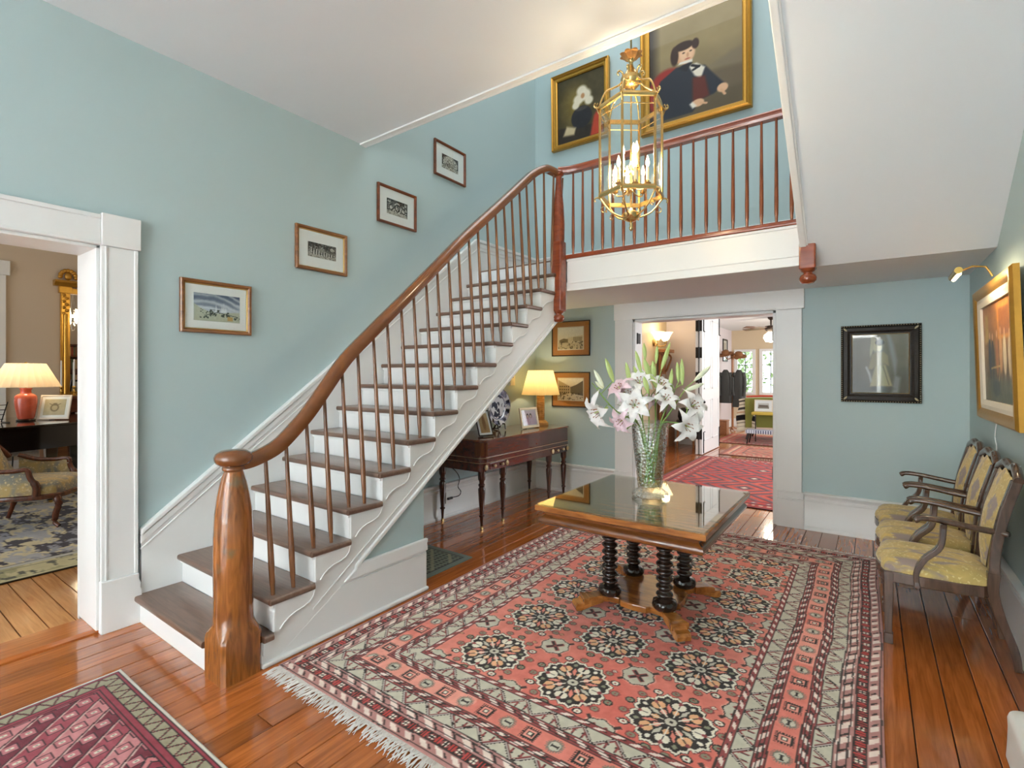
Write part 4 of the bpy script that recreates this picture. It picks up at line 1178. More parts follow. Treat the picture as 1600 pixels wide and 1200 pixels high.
def tribal(seed, c0, c1, c2, c3, c4):
    """smaller red tribal rugs: stepped diamonds and stripes"""
    def fn(X, Y):
        W, H = np.abs(X).max(), np.abs(Y).max()
        U = (X + W) / (2 * W); V = (Y + H) / (2 * H)
        C = np.zeros(X.shape + (3,)) + np.array(c0, float)
        def put(m, col, op=1.0):
            m = (np.clip(m.astype(float), 0, 1) * op)[..., None]; C[:] = C * (1 - m) + np.array(col, float) * m
        put(fbm(U, V, 4, seed, .4) > .54, c1, .6)
        d = np.minimum(W - np.abs(X), H - np.abs(Y)); S = np.where(W - np.abs(X) < H - np.abs(Y), Y, X)
        q = np.floor((np.abs(X) + np.abs(((Y + .35) % .7) - .35)) / .05)
        put((q % 4) == 1, c3, .8); put((q % 4) == 2, c4, .7); put(q < 1, c2)
        put(d < .34, c0)
        put((d > .1) & (d < .15) & ((S / .08) % 1 < .5), c2, .9); put((d > .2) & (d < .30) & (np.abs(((S / .16) % 1) - .5) * .16 + np.abs(d - .25) < .045), c4); put((d > .2) & (d < .30) & (np.abs(((S / .16) % 1) - .5) * .16 + np.abs(d - .25) < .02), c2)
        for b in (.04, .09, .16, .19, .31, .34): put(np.abs(d - b) < .008, c3)
        put(d < .02, c3)
        C += ((fbm(U, V, 60, seed + 3, .8) - .5) * 40)[..., None]
        return np.clip(C, 0, 255)
    return fn
flat_rug('hall_rug', 'bright red patterned rug just beyond the rear doorway', -1.35, 7.82, 1.15, 1.70, tribal(7, (190, 52, 38), (206, 84, 60), (226, 196, 170), (60, 34, 40), (96, 84, 104)), .014)
flat_rug('hall_rug', 'faded red and tan rug in front of the green armchair', -1.20, 10.62, 1.12, .74, tribal(17, (186, 96, 70), (204, 140, 104), (220, 200, 160), (74, 56, 50), (150, 120, 88)), .02)
flat_rug('hall_rug', 'dark-striped rug under the green armchair in the far room', -1.5, 12.55, 1.35, .95, tribal(27, (176, 74, 54), (150, 70, 52), (200, 180, 140), (60, 48, 46), (120, 104, 78)), .025)
# entrance runner at the lower left: plum with diamonds and a zigzag border
def runner_paint(X, Y):
    W, H = np.abs(X).max(), np.abs(Y).max()
    U = (X + W) / (2 * W); V = (Y + H) / (2 * H)
    C = np.zeros(X.shape + (3,)) + np.array((168, 78, 88), float)
    def put(m, col, op=1.0):
        m = (np.clip(m.astype(float), 0, 1) * op)[..., None]; C[:] = C * (1 - m) + np.array(col, float) * m
    d = np.minimum(W - np.abs(X), H - np.abs(Y)); S = np.where(W - np.abs(X) < H - np.abs(Y), Y, X)
    yy = ((Y + .25) % .5) - .25
    q = np.abs(X) * 1.0 + np.abs(yy) * 1.15
    for k, col in ((.235, (48, 34, 40)), (.222, (206, 128, 128)), (.195, (48, 34, 40)), (.185, (150, 56, 70)), (.145, (48, 34, 40)), (.135, (204, 150, 146)), (.10, (60, 40, 44)), (.09, (178, 84, 92)), (.05, (220, 210, 190)), (.022, (60, 40, 44))): put(q < k, col)
    far = q > .235
    k1 = np.floor((X + Y * .9) / .12); f1 = ((X + Y * .9) / .12) % 1; f2 = ((X - Y * .9) / .12) % 1
    put(far & ((k1 % 3) == 0), (206, 136, 136)); put(far & ((k1 % 3) == 1), (122, 44, 58))
    st_ = np.abs(f2 - .5) + np.abs(f1 - .5)
    put(far & (st_ < .42), (60, 38, 44)); put(far & (st_ < .34), (196, 120, 124)); put(far & (st_ < .16), (226, 216, 196)); put(far & (st_ < .07), (60, 38, 44))
    put(far & (np.abs(f1 - .03) < .05), (48, 34, 40)); put(far & (np.abs(f1 - .12) < .03), (220, 184, 172))
    put(d < .135, (156, 62, 74)); put((d > .03) & (d < .095), (164, 156, 128))
    t = (d - .03) / .065; z = tri(S / .075)
    put((d > .032) & (d < .093) & (np.abs(t - z) < .14), (44, 38, 36)); put((d > .03) & (d < .095) & (np.abs(t - z) < .04), (150, 58, 66))
    for b in (.014, .03, .095, .12, .135): put(np.abs(d - b) < .0045, (44, 32, 36))
    put(d < .012, (226, 218, 204))
    C += ((fbm(U, V, 80, 5, .8) - .5) * 30)[..., None]
    return np.clip(C, 0, 255)
run = flat_rug('runner_rug', 'plum red rug with zigzag border at the foot of the stairs', -2.06, .26, 1.02, .655, runner_paint, .005, warp=.004)
# small grey-green mat beneath the stairs
def mat_paint(X, Y):
    C = np.zeros(X.shape + (3,)) + np.array((104, 112, 100), float)
    def put(m, col, op=1.0):
        m = (np.clip(m.astype(float), 0, 1) * op)[..., None]; C[:] = C * (1 - m) + np.array(col, float) * m
    W, H = np.abs(X).max(), np.abs(Y).max(); d = np.minimum(W - np.abs(X), H - np.abs(Y))
    g = (np.abs((X / .05) % 1 - .5) + np.abs((Y / .035) % 1 - .5))
    put(g < .34, (44, 46, 42)); put((np.abs(((X + Y) / .2) % 1 - .5) < .1), (150, 148, 120), .8); put(np.abs(g - .7) < .07, (140, 140, 112), .7)
    put(d < .05, (112, 122, 112)); put(np.abs(d - .05) < .006, (50, 54, 50))
    return C
flat_rug('door_mat', 'small grey green mat on the floor beneath the staircase', -2.93, 2.868, .285, .272, mat_paint, .006)
# ================================================================== centre table
WALN = wood('table_walnut', (120, 66, 22), (186, 118, 52), 0.22, 0.6, 'x', 5, 5)
WALD = wood('table_walnut_dark', (84, 46, 18), (140, 82, 36), 0.2, 0.7, 'x', 5, 8)
EBON = plain('ebonised_wood', (38, 27, 20), 0.22, coat=.5, var=.15, vs=20)
TX, TY = -1.17, 3.14
tb = empty('centre_table', (TX, TY, .011), 0, 'square walnut pedestal table with glass top on the red rug', 'table')
hx, hy = .505, .56; zt = .700 - .011
def rect_sweep(hx, hy, prof):
    """prof: (outset, z) swept round a rectangle"""
    vs = []; n = len(prof)
    for sx, sy in ((-1, -1), (1, -1), (1, 1), (-1, 1)):
        for o_, z in prof: vs.append((sx * (hx + o_), sy * (hy + o_), z))
    fs = [(k * n + i, ((k + 1) % 4) * n + i, ((k + 1) % 4) * n + i + 1, k * n + i + 1) for k in range(4) for i in range(n - 1)]
    fs += [tuple(k * n for k in range(4))[::-1], tuple(k * n + n - 1 for k in range(4))]
    return MB().add(vs, fs)
rect_sweep(hx, hy, [(-.02, zt - .032), (-.003, zt - .032), (0, zt - .028), (0, zt - .003), (-.003, zt), (-.02, zt)]).build('table_top', WALN, tb)
ap = [(-.05, zt - .118), (-.034, zt - .118), (-.024, zt - .113), (-.017, zt - .100), (-.017, zt - .088), (-.024, zt - .076), (-.038, zt - .068), (-.046, zt - .060), (-.044, zt - .048), (-.034, zt - .040), (-.022, zt - .034), (-.022, zt - .032), (-.05, zt - .032)]
rect_sweep(hx, hy, ap).build('apron', WALD, tb, smooth=40)
GT = pane('table_glass', (244, 250, 244), 1.1, base=.06)
rect_sweep(hx, hy, [(-.012, zt + .0008), (-.0105, zt + .0008), (-.009, zt + .002), (-.009, zt + .0078), (-.0105, zt + .009), (-.012, zt + .009)]).build('glass_top', GT, tb)
# turned bobbin columns
cz0 = .112 - .011
def column():
    pr = [(.060, cz0)]
    pr += [(.068, cz0 + .010), (.072, cz0 + .028), (.066, cz0 + .048), (.050, cz0 + .056), (.040, cz0 + .060)]
    z = cz0 + .062; n = 9; step = (zt - .120 - z) / n
    for k in range(n):
        pr += [(.032, z), (.033, z + step * .12), (.044, z + step * .30), (.050, z + step * .48), (.050, z + step * .58), (.044, z + step * .75), (.033, z + step * .92)]
        z += step
    pr += [(.032, z), (.044, z + .006), (.046, z + .012)]
    return pr
cm = None
for sx, sy in ((-1, -1), (1, -1), (1, 1), (-1, 1)):
    if cm is None:
        def wob(r, z, a):
            return r * (1 + .045 * math.sin(10 * a + z * 260)) if z < cz0 + .055 and z > cz0 + .004 else r
        o = MB().lathe(column(), (0, 0, 0), 40, wob=wob).build('column', EBON, tb, smooth=45); cm = o
    else:
        o = cm.copy(); COL.objects.link(o)
    o.location = (sx * .175, sy * .195, 0)
# concave-sided platform with four scrolled feet
def platform(z0, z1, grow=0.0):
    pts = []
    K = [(-1, -1), (1, -1), (1, 1), (-1, 1)]
    ax, ay = .335, .355
    for i, (sx, sy) in enumerate(K):
        nx_, ny_ = K[(i + 1) % 4]
        a0 = Vector((sx * ax, sy * ay)); b0 = Vector((nx_ * ax, ny_ * ay))
        t = (b0 - a0).normalized(); inn = Vector((-t.y, t.x))
        for u, dpt in ((.10, -.012), (.125, .02), (.17, .085), (.26, .125), (.35, .130), (.38, .105), (.5, .098), (.62, .105), (.65, .130), (.74, .125), (.83, .085), (.875, .02), (.90, -.012)):
            p = a0 + (b0 - a0) * u + inn * (dpt - grow)
            pts.append((p.x, p.y))
    return MB().prism(pts, 'z', z0, z1)
platform(.062, cz0).build('platform', WALN, tb, bevel=.006)
for sx, sy in ((-1, -1), (1, -1), (1, 1), (-1, 1)):
    d = Vector((sx * .62, sy * .66)).normalized(); a = math.atan2(d.y, d.x)
    R = Matrix.Rotation(a, 3, 'Z')
    r0 = math.hypot(.335, .355)
    f_ = MB()
    prof2 = [(r0 - .17, .062), (r0 - .10, .046), (r0 - .03, .024), (r0 + .005, .024), (r0 + .012, .05), (r0 + .004, .068), (r0 - .03, .072), (r0 - .045, .090), (r0 - .08, .104), (r0 - .17, .1035)]
    vs = []
    for s_ in (-.042, .042):
        for u, z in prof2:
            q = R @ Vector((u, s_, 0)); vs.append((q.x, q.y, z))
    n = len(prof2)
    f_.add(vs, [tuple(range(n))[::-1], tuple(range(n, 2 * n))] + [(i, (i + 1) % n, n + (i + 1) % n, n + i) for i in range(n)])
    ft = f_.build('foot', WALN, tb, bevel=.004)
    q = R @ Vector((r0 - .02, 0, 0))
    MB().tube([(q.x - d.y * .014, q.y + d.x * .014, .013), (q.x + d.y * .014, q.y - d.x * .014, .013)], .012, 14).tube([(q.x, q.y, .012), (q.x, q.y, .026)], .008, 8).build('caster', plain('caster_metal', (150, 146, 136), .3, .9), ft, smooth=40)

# ================================================================== vase
VZ = .711
vx, vy = -1.165, 3.165
CUT = pane('cut_glass', (250, 253, 251), 1.4, bump=.55, bs=55, base=.10)
vs_ = empty('glass_vase', (vx, vy, VZ), 0, 'tall cut-glass vase with water standing on the glass table', 'vase')
n = 32
outp = [(.0, 0), (.100, 0), (.112, .006), (.116, .016), (.112, .026), (.098, .032), (.094, .040), (.088, .044), (.074, .056), (.078, .075), (.086, .16), (.098, .28), (.109, .38), (.118, .475), (.1195, .482)]
inp = [(.114, .482), (.110, .46), (.101, .37), (.090, .27), (.078, .16), (.069, .08), (.060, .066), (.0, .062)]
def flute(r, z, a):
    if .08 < z < .47: return r * (1 + .012 * abs(math.sin(8 * a + z * 18)) + .012 * abs(math.sin(8 * a - z * 18)))
    return r
MB().lathe(outp + inp, (0, 0, 0), 64, wob=lambda r, z, a: flute(r, z, a) if r > .0 else r).build('vase_body', CUT, vs_, smooth=50)
WAT = pane('vase_water', (240, 249, 236), .6)
MB().lathe([(0, .064), (.059, .0665), (.0678, .081), (.0768, .16), (.0885, .27), (.0915, .30), (0, .30)], (0, 0, 0), 40).build('water', WAT, vs_, smooth=50)

# ================================================================== lilies
STEM = plain('lily_stem_green', (150, 186, 102), .5, var=.15, vs=20)
LEAF = plain('lily_leaf_green', (126, 166, 84), .45, var=.15, vs=14)
PETAL = plain('lily_petal_white', (246, 244, 240), .5, var=.02, subs=.15)
PINK = plain('lily_petal_blush', (240, 214, 222), .5, var=.05, subs=.15)
BUDG = plain('lily_bud_green', (186, 206, 128), .5, var=.14, vs=18, subs=.1)
BUDW = plain('lily_bud_white', (232, 236, 206), .5, var=.08, vs=18, subs=.1)
ANTH = plain('lily_anther', (150, 84, 40), .7)
Fv = Vector((-math.sin(YAW), math.cos(YAW), 0)); Rv = Vector((math.cos(YAW), math.sin(YAW), 0))
VD = Vector((vx, vy, 0)).dot(Fv)
PXM = VD / 783.72
def at_vase(px, py, dep=0.0):
    """a point of the bouquet from its place in the photograph, dep metres behind the vase axis"""
    k = (VD + dep) / 783.72
    return Fv * (VD + dep) + Rv * ((px - 800) * k) + Vector((0, 0, 1.5 + (584.7 - py) * k))
def petal_mesh(L, W, curl, mat):
    def fn(u, v):
        w = W * (math.sin(PI * min(1, v * .90 + .10)) ** .7) * (1 - .2 * v)
        x = (u - .5) * 2 * w
        z = L * (.80 * v - curl * v ** 4 * .72); y = L * (.14 * v + .66 * v ** 2.2 * (.6 + .4 * curl))
        z += .10 * L * (abs(u - .5) * 2) ** 2 * (1 - v)
        z += .012 * math.sin(v * 16 + u * 3) * abs(u - .5)
        return (x, y, z)
    o = MB().sheet(fn, 6, 10, .0012).build('petal', mat, None, smooth=70)
    me = o.data; bpy.data.objects.remove(o)
    return me
PM = {(m, k): petal_mesh(.135 * s, .036 * s * w, c, mm) for m, mm in (('w', PETAL), ('p', PINK)) for k, (s, w, c) in enumerate(((1.0, 1.12, .70), (1.05, .80, .95)))}
def rot_to(d):
    return Vector((0, 0, 1)).rotation_difference(Vector(d).normalized())
def bloom(parent, p, d, col='w', s=1.0):
    q = rot_to(d)
    e = empty('flower', p); e.parent = parent; e.rotation_mode = 'QUATERNION'; e.rotation_quaternion = q; e.scale = (s * 1.18, s * 1.18, s * 1.18)
    for k in range(6):
        o = bpy.data.objects.new('petal', PM[(col, k % 2)]); COL.objects.link(o); o.parent = e
        o.rotation_euler = (0, 0, k * PI / 3 + .2); o.location = (0, 0, .002 * (k % 2))
    MB().tube([(0, 0, -.02), (0, 0, .0), (0, 0, .06)], [.006, .005, .0025], 6).build('pistil', BUDG, e)
    an = MB()
    for k in range(6):
        a = k * PI / 3 + .5; r = .022
        an.tube([(0, 0, .005), (r * .6 * math.cos(a), r * .6 * math.sin(a), .035), (r * math.cos(a), r * math.sin(a), .062)], .0012, 4)
        an.ball((r * math.cos(a), r * math.sin(a), .064), (.006, .0025, .0025), 6, 4)
    an.build('stamen', ANTH, e)
def bud(parent, base, tip, r, mat):
    base = Vector(base); tip = Vector(tip); L = (tip - base).length
    R = rot_to(tip - base).to_matrix()
    MB().lathe([(.003, -.01), (r * .45, 0), (r * .85, L * .18), (r, L * .42), (r * .9, L * .66), (r * .55, L * .87), (r * .12, L), (0, L)], base, 9, R=R, wob=lambda rr, z, a: rr * (1 + .10 * math.cos(3 * a))).build('bud', mat, parent, smooth=60)
def leafblade(parent, a, b, w, droop=.02):
    a = Vector(a); b = Vector(b); t = b - a
    side = t.cross(Vector((0, 0, 1)))
    if side.length < 1e-4: side = Vector((1, 0, 0))
    side.normalize(); up = side.cross(t).normalized()
    def fn(u, v):
        ww = w * math.sin(PI * min(1, .08 + v * .92)) ** .8
        return a + t * v + side * ((u - .5) * 2 * ww) + up * (droop * math.sin(PI * v) + .3 * ww * abs(u - .5) * 2)
    MB().sheet(fn, 4, 8, .0008).build('leaf', LEAF, parent, smooth=70)
vbase = Vector((vx, vy, VZ))
stems = [
    # label, mid px, top px, depth, features
    ('lily stem at far left with open white trumpet drooping left', (960, 640, .0), (925, 598, -.03), [('bloom', 942, 640, -.05, (-.8, -.35, -.3), 'w', 1.12), ('bud', 942, 604, 928, 578, .012, 'w'), ('bud', 958, 595, 946, 560, .013, 'g2'), ('bud', 940, 606, 930, 596, .008, 'w')]),
    ('lily stem with blush-pink flower left of the vase centre', (982, 640, .04), (978, 602, .06), [('bloom', 972, 612, .03, (-.5, -.3, .6), 'p', .9), ('bud', 984, 598, 978, 566, .012, 'g'), ('leaf', 984, 650, 962, 632, .012)]),
    ('lily stem with large open white flower facing the camera', (1000, 650, -.07), (994, 630, -.09), [('bloom', 992, 634, -.10, (-.25, -.9, .25), 'w', 1.0), ('bud', 1012, 612, 1006, 588, .012, 'g'), ('leaf', 998, 665, 976, 676, .012), ('bloom', 974, 655, -.08, (-.6, -.55, -.35), 'p', .8)]),
    ('tall lily stem with green buds rising highest behind the vase', (1014, 620, .03), (1012, 575, .04), [('bud', 1008, 560, 1006, 536, .010, 'g'), ('bud', 1016, 590, 1006, 560, .014, 'g'), ('bud', 1001, 580, 993, 548, .011, 'g'), ('bud', 1025, 566, 1027, 540, .009, 'g'), ('bud', 1022, 592, 1020, 564, .013, 'g'), ('leaf', 1013, 640, 1030, 604, .012)]),
    ('lily stem with slender pale bud pointing up towards the doors', (1024, 625, .0), (1030, 590, .0), [('bud', 1034, 575, 1047, 535, .011, 'g2'), ('bloom', 1030, 606, .02, (.25, -.5, .75), 'w', .85), ('bud', 1030, 612, 1016, 585, .012, 'g2'), ('leaf', 1024, 640, 1042, 612, .012)]),
    ('lily stem with paired green buds right of the centre', (1040, 640, .02), (1056, 606, .03), [('bud', 1060, 596, 1058, 566, .011, 'g'), ('bud', 1066, 600, 1065, 560, .011, 'g'), ('bud', 1046, 612, 1050, 576, .011, 'g'), ('bud', 1046, 622, 1049, 592, .013, 'g2'), ('bloom', 1038, 626, -.05, (.1, -.8, .5), 'w', .8)]),
    ('lily stem with long white buds stretching right', (1044, 648, -.02), (1072, 606, -.02), [('bud', 1086, 594, 1110, 572, .012, 'w'), ('bud', 1072, 610, 1100, 599, .011, 'w'), ('leaf', 1046, 650, 1066, 634, .011)]),
    ('lily stem at right with two drooping white flowers', (1048, 660, -.04), (1066, 662, -.06), [('bloom', 1078, 636, -.05, (.30, -.85, .30), 'w', .95), ('bloom', 1070, 664, -.09, (.15, -.9, -.15), 'w', .95), ('leaf', 1044, 668, 1070, 672, .010)]),
    ('lily stem with blush trumpet tucked behind the left flowers', (1004, 640, .07), (1002, 606, .09), [('bloom', 1000, 600, .06, (-.25, -.75, .5), 'w', .9), ('bud', 1000, 598, 990, 572, .012, 'g2'), ('leaf', 1004, 640, 984, 606, .012), ('bloom', 1018, 632, .06, (.1, -.4, .8), 'p', .8), ('bloom', 986, 622, .04, (-.5, -.5, .5), 'w', .9)]),
]
for k, (lab, mid, top, feats) in enumerate(stems):
    a = 2 * PI * k / len(stems) + .6
    foot = vbase + Vector((.034 * math.cos(a), .034 * math.sin(a), .085))
    e = empty('lily_stem', foot, 0, lab, 'flower', 'white lilies in the vase')
    rim = vbase + Vector((0, 0, .46))
    m = at_vase(*mid); t_ = at_vase(*top)
    dirr = (m - rim); dirr.z = 0
    if dirr.length > .072: dirr = dirr.normalized() * .072
    rimp = rim + dirr
    inner = (foot + rimp) / 2
    pth = catmull([foot - foot, inner - foot, rimp - foot, m - foot, t_ - foot], 5)
    MB().tube(pth, [.0048] * (len(pth) - 3) + [.004, .0035, .003], 6).build('stem', STEM, e, smooth=60)
    for f_ in feats:
        if f_[0] == 'bloom':
            _, px, py, dep, d, col, s = f_
            p = at_vase(px, py, dep) - foot
            dv = Rv * d[0] + Fv * (d[1] * 1.0) + Vector((0, 0, d[2]))
            near = min((Vector(q) for q in pth[len(pth) // 2:]), key=lambda q: (q - p).length)
            MB().tube([near, (near + p) / 2 + Vector((0, 0, .012)), p - dv.normalized() * .02], [.003, .0026, .004], 5).build('pedicel', STEM, e)
            bloom(e, p - dv.normalized() * .012, dv, col, s)
        elif f_[0] == 'bud':
            _, x0, y0, x1, y1, r, mt = f_
            dep = top[2]
            b0 = at_vase(x0, y0, dep) - foot; b1 = at_vase(x1, y1, dep) - foot
            near = min((Vector(q) for q in pth[len(pth) // 2:]), key=lambda q: (q - b0).length)
            MB().tube([near, (near + b0) / 2, b0], .0028, 5).build('pedicel', STEM, e)
            bud(e, b0, b1, r * 1.3, {'g': BUDG, 'g2': BUDG, 'w': BUDW}[mt])
        else:
            _, x0, y0, x1, y1, w = f_
            leafblade(e, at_vase(x0, y0, mid[2]) - foot, at_vase(x1, y1, mid[2] - .03) - foot, w)
# ================================================================== hall lantern
LX, LY_ = -1.244, 3.044
lt = empty('hall_lantern', (LX, LY_, 0), 0, 'hexagonal brass and glass candle lantern hanging over the centre table', 'chandelier')
LB = plain('lantern_brass', (222, 190, 128), 0.26, 1.0, var=.06)
LR, ZT, ZB = .200, 3.195, 2.635
A0 = math.radians(-82.8)
def hc(k, r, z): return Vector((r * math.cos(A0 + k * PI / 3), r * math.sin(A0 + k * PI / 3), z))
LG = pane('lantern_glass', (252, 253, 252), .8)
for k in range(6):
    a, b = hc(k, LR, 0), hc(k + 1, LR, 0)
    MB().sweep([a + Vector((0, 0, ZB - .02)), a + Vector((0, 0, ZT + .02))], ringprof(6, .0085, .0085)).build('corner_post', LB, lt, smooth=50)
    for z, nm in ((ZT, 'top_rail'), (ZB, 'bottom_rail')):
        MB().sweep([a + Vector((0, 0, z)), b + Vector((0, 0, z))], [(-.006, -.013), (.009, -.013), (.012, 0), (.009, .013), (-.006, .013)]).build(nm, LB, lt)
    m = (b - a).normalized(); inn = -(a + b).normalized()
    p0, p1 = a + m * .008, b - m * .008
    MB().add([p0 + Vector((0, 0, ZB + .012)), p1 + Vector((0, 0, ZB + .012)), p1 + Vector((0, 0, ZT - .012)), p0 + Vector((0, 0, ZT - .012))] + [q + inn * .003 + Vector((0, 0, z)) for q, z in ((p0, ZB + .012), (p1, ZB + .012), (p1, ZT - .012), (p0, ZT - .012))],
             [(0, 1, 2, 3), (7, 6, 5, 4), (0, 4, 5, 1), (1, 5, 6, 2), (2, 6, 7, 3), (3, 7, 4, 0)]).build('glass_pane', LG, lt)
    # thin glazing bar below the top rail
    MB().tube([a * .985 + Vector((0, 0, ZT - .055)), b * .985 + Vector((0, 0, ZT - .055))], .003, 6).build('glazing_bar', LB, lt)
    # scrolled arms, top and bottom
    u = hc(k, 1, 0)
    def P(r, z): return u * r + Vector((0, 0, z))
    top = [P(LR + .030, ZT + .028), P(LR + .038, ZT + .012), P(LR + .022, ZT - .002), P(LR + .002, ZT + .012), P(LR - .012, ZT + .055), P(LR - .04, ZT + .105), P(LR - .085, ZT + .128), P(.075, ZT + .150), P(.052, ZT + .185), P(.055, ZT + .225), P(.075, ZT + .238), P(.088, ZT + .222), P(.078, ZT + .208)]
    MB().tube(catmull(top, 4), .0062, 7).build('top_scroll', LB, lt, smooth=60)
    side = [P(LR + .002, ZT - .05), P(LR + .014, ZT - .02), P(LR + .022, ZT + .01), P(LR + .014, ZT + .03)]
    MB().tube(catmull(side, 4), .004, 6).build('leaf_curl', LB, lt, smooth=60)
    bot = [P(LR + .030, ZB - .040), P(LR + .034, ZB - .022), P(LR + .016, ZB - .012), P(LR - .006, ZB - .024), P(LR - .045, ZB - .075), P(LR - .085, ZB - .110), P(.060, ZB - .132), P(.045, ZB - .128)]
    MB().tube(catmull(bot, 4), .0055, 7).build('bottom_scroll', LB, lt, smooth=60)
    cr = [P(LR - .03, ZB - .06), P(LR - .005, ZB - .085), P(LR - .02, ZB - .105), P(LR - .035, ZB - .095)]
    MB().tube(catmull(cr, 4), .0035, 6).build('leaf_curl', LB, lt, smooth=60)
MB().lathe([(0, ZB - .225), (.010, ZB - .215), (.013, ZB - .20), (.008, ZB - .188), (.011, ZB - .178), (.006, ZB - .165), (.022, ZB - .160), (.045, ZB - .148), (.058, ZB - .128), (.060, ZB - .115), (.045, ZB - .108), (.02, ZB - .09), (.008, ZB - .07), (.006, ZB + .1)], (0, 0, 0), 24).build('bottom_bowl', LB, lt, smooth=50)
MB().lathe([(.008, ZT + .13), (.040, ZT + .135), (.054, ZT + .150), (.062, ZT + .175), (.064, ZT + .195), (.050, ZT + .205), (.044, ZT + .22), (.030, ZT + .24), (.016, ZT + .262), (.012, ZT + .29), (.020, ZT + .305), (.034, ZT + .318), (.030, ZT + .322), (.0, ZT + .322)], (0, 0, 0), 24).build('top_bell', LB, lt, smooth=50)
for k in range(8):
    a = k * PI / 4
    def fn(u_, v, a=a):
        r = .018 + .055 * v ** .8; w = .024 * math.sin(PI * (.12 + .8 * v))
        z = ZT + .305 + .055 * v - .06 * max(0, v - .6) ** 1.3
        s_ = (u_ - .5) * 2 * w
        return (r * math.cos(a) - s_ * math.sin(a), r * math.sin(a) + s_ * math.cos(a), z)
    MB().sheet(fn, 4, 6, .002).build('crown_leaf', plain('lantern_gilt_leaf', (214, 168, 110), .35, .8), lt, smooth=60)
MB().tube([(0, 0, ZT + .30), (0, 0, UZ - .03)], .006, 8).build('suspension_rod', DKBRASS, lt)
MB().lathe([(.06, UZ - .002), (.055, UZ - .03), (.02, UZ - .045), (.0, UZ - .045)], (0, 0, 0), 16).build('ceiling_rose', LB, lt, smooth=50)
CANDLE = plain('candle_sleeve', (240, 228, 196), .5)
FLAME = glow('candle_bulb', (255, 226, 172), 5)
cl = []
for k in range(6): cl.append((.105 * math.cos(A0 + .5 + k * PI / 3), .105 * math.sin(A0 + .5 + k * PI / 3), ZB + .045 + .02 * (k % 2)))
for k in range(3): cl.append((.052 * math.cos(A0 + 1.0 + k * 2.094), .052 * math.sin(A0 + 1.0 + k * 2.094), ZB + .16 + .03 * (k % 2)))
MB().lathe([(.0, ZB + .02), (.018, ZB + .03), (.022, ZB + .05), (.010, ZB + .075), (.007, ZB + .17), (.016, ZB + .19), (.006, ZB + .21), (.005, ZT + .14)], (0, 0, 0), 14).build('centre_stem', LB, lt, smooth=50)
for x, y, z in cl:
    arm = MB().tube(catmull([(0, 0, z + .01), (x * .4, y * .4, z - .03), (x * .85, y * .85, z - .03), (x, y, z - .006)], 4), .0042, 6).lathe([(.004, z - .012), (.018, z - .006), (.022, z), (.010, z + .004), (.012, z + .018), (.0, z + .018)], (x, y, 0), 12).build('candle_arm', LB, lt, smooth=50)
    MB().lathe([(.0095, z + .015), (.0095, z + .098), (.004, z + .102)], (x, y, 0), 10).build('candle', CANDLE, arm, smooth=50)
    MB().lathe([(.004, z + .10), (.012, z + .118), (.013, z + .132), (.008, z + .152), (.002, z + .172), (0, z + .174)], (x, y, 0), 10).build('bulb', FLAME, arm, smooth=60)
point('hall_lantern_light', (LX, LY_, 2.86), 19, WARM, .1)
# ================================================================== mahogany console against the left wall
MAH = wood('console_mahogany', (58, 22, 12), (104, 44, 24), 0.2, 0.7, 'y', 4, 8)
MAHT = wood('console_top', (92, 44, 20), (142, 78, 38), 0.16, 0.8, 'y', 4, 8)
MAHZ = wood('console_leg', (50, 24, 14), (88, 46, 28), 0.25, 0.6, 'z', 5, 6)
INLAY = plain('inlay_line', (176, 150, 112), .4)
KNOB = plain('brass_rosette', (206, 190, 150), .32, .7)
dz = .872
ds = empty('console_desk', (-3.30, 4.55, 0), 0, 'dark mahogany console with fluted legs under the staircase', 'desk')
DO = Vector((-3.30, 4.55, 0))
def dp(mb, name, mat, parent=None, **k):
    o = mb.build(name, mat, parent or ds, **k)
    if parent is None: o.location = -DO
    return o
x0, x1, y0, y1 = -3.605, -2.995, 3.70, 5.40
rc = .07
def rrect(g):
    """plan with rounded front corners"""
    P = [(x0, y0 - g), ]
    for k in range(7):
        a = -PI / 2 + k * PI / 12; P.append((x1 - rc + (rc + g) * math.cos(a), y0 + rc + (rc + g) * math.sin(a)))
    for k in range(7):
        a = k * PI / 12; P.append((x1 - rc + (rc + g) * math.cos(a), y1 - rc + (rc + g) * math.sin(a)))
    P.append((x0, y1 + g))
    return P
dp(MB().prism(rrect(0), 'z', .70, dz - .018), 'case', MAH, smooth=30)
dp(MB().prism(rrect(.012), 'z', dz - .018, dz), 'top', MAHT, bevel=.005)
dp(MB().prism(rrect(.005), 'z', .645, .70), 'frieze', MAH, smooth=30)
dp(MB().prism(rrect(.008), 'z', .694, .699), 'inlay_line', INLAY)
dp(MB().prism(rrect(.008), 'z', .646, .651), 'inlay_line', INLAY)
dp(MB().prism(rrect(-.004), 'z', .565, .645), 'drawer_rail', MAH, smooth=30)
dp(MB().prism([(x1 - .02, y0 + .0), (x1 + .004, y0 + .075), (x1 + .004, y0 + .085), (x1 - .03, y0 + .085), (x1 - .09, y0 - .004), (x1 - .07, y0 - .006)][::1], 'z', .715, .845), 'corner_panel', wood('console_panel', (86, 46, 24), (120, 70, 38), .25, .5, 'z'), bevel=.004)
for ya, yb in ((y0 + .12, y0 + .37), (y1 - .37, y1 - .12)):
    dr = dp(MB().box((x1 - .006, ya, .578), (x1 + .003, yb, .636)), 'drawer', MAH, bevel=.002)
    for q in (.25, .75):
        yy = ya + (yb - ya) * q
        MB().lathe([(.006, 0), (.006, .010), (.014, .014), (.016, .020), (.010, .026), (0, .027)], (x1 + .003, yy, .607), 12, R=Matrix.Rotation(PI / 2, 3, 'Y')).build('knob', KNOB, dr, smooth=50)
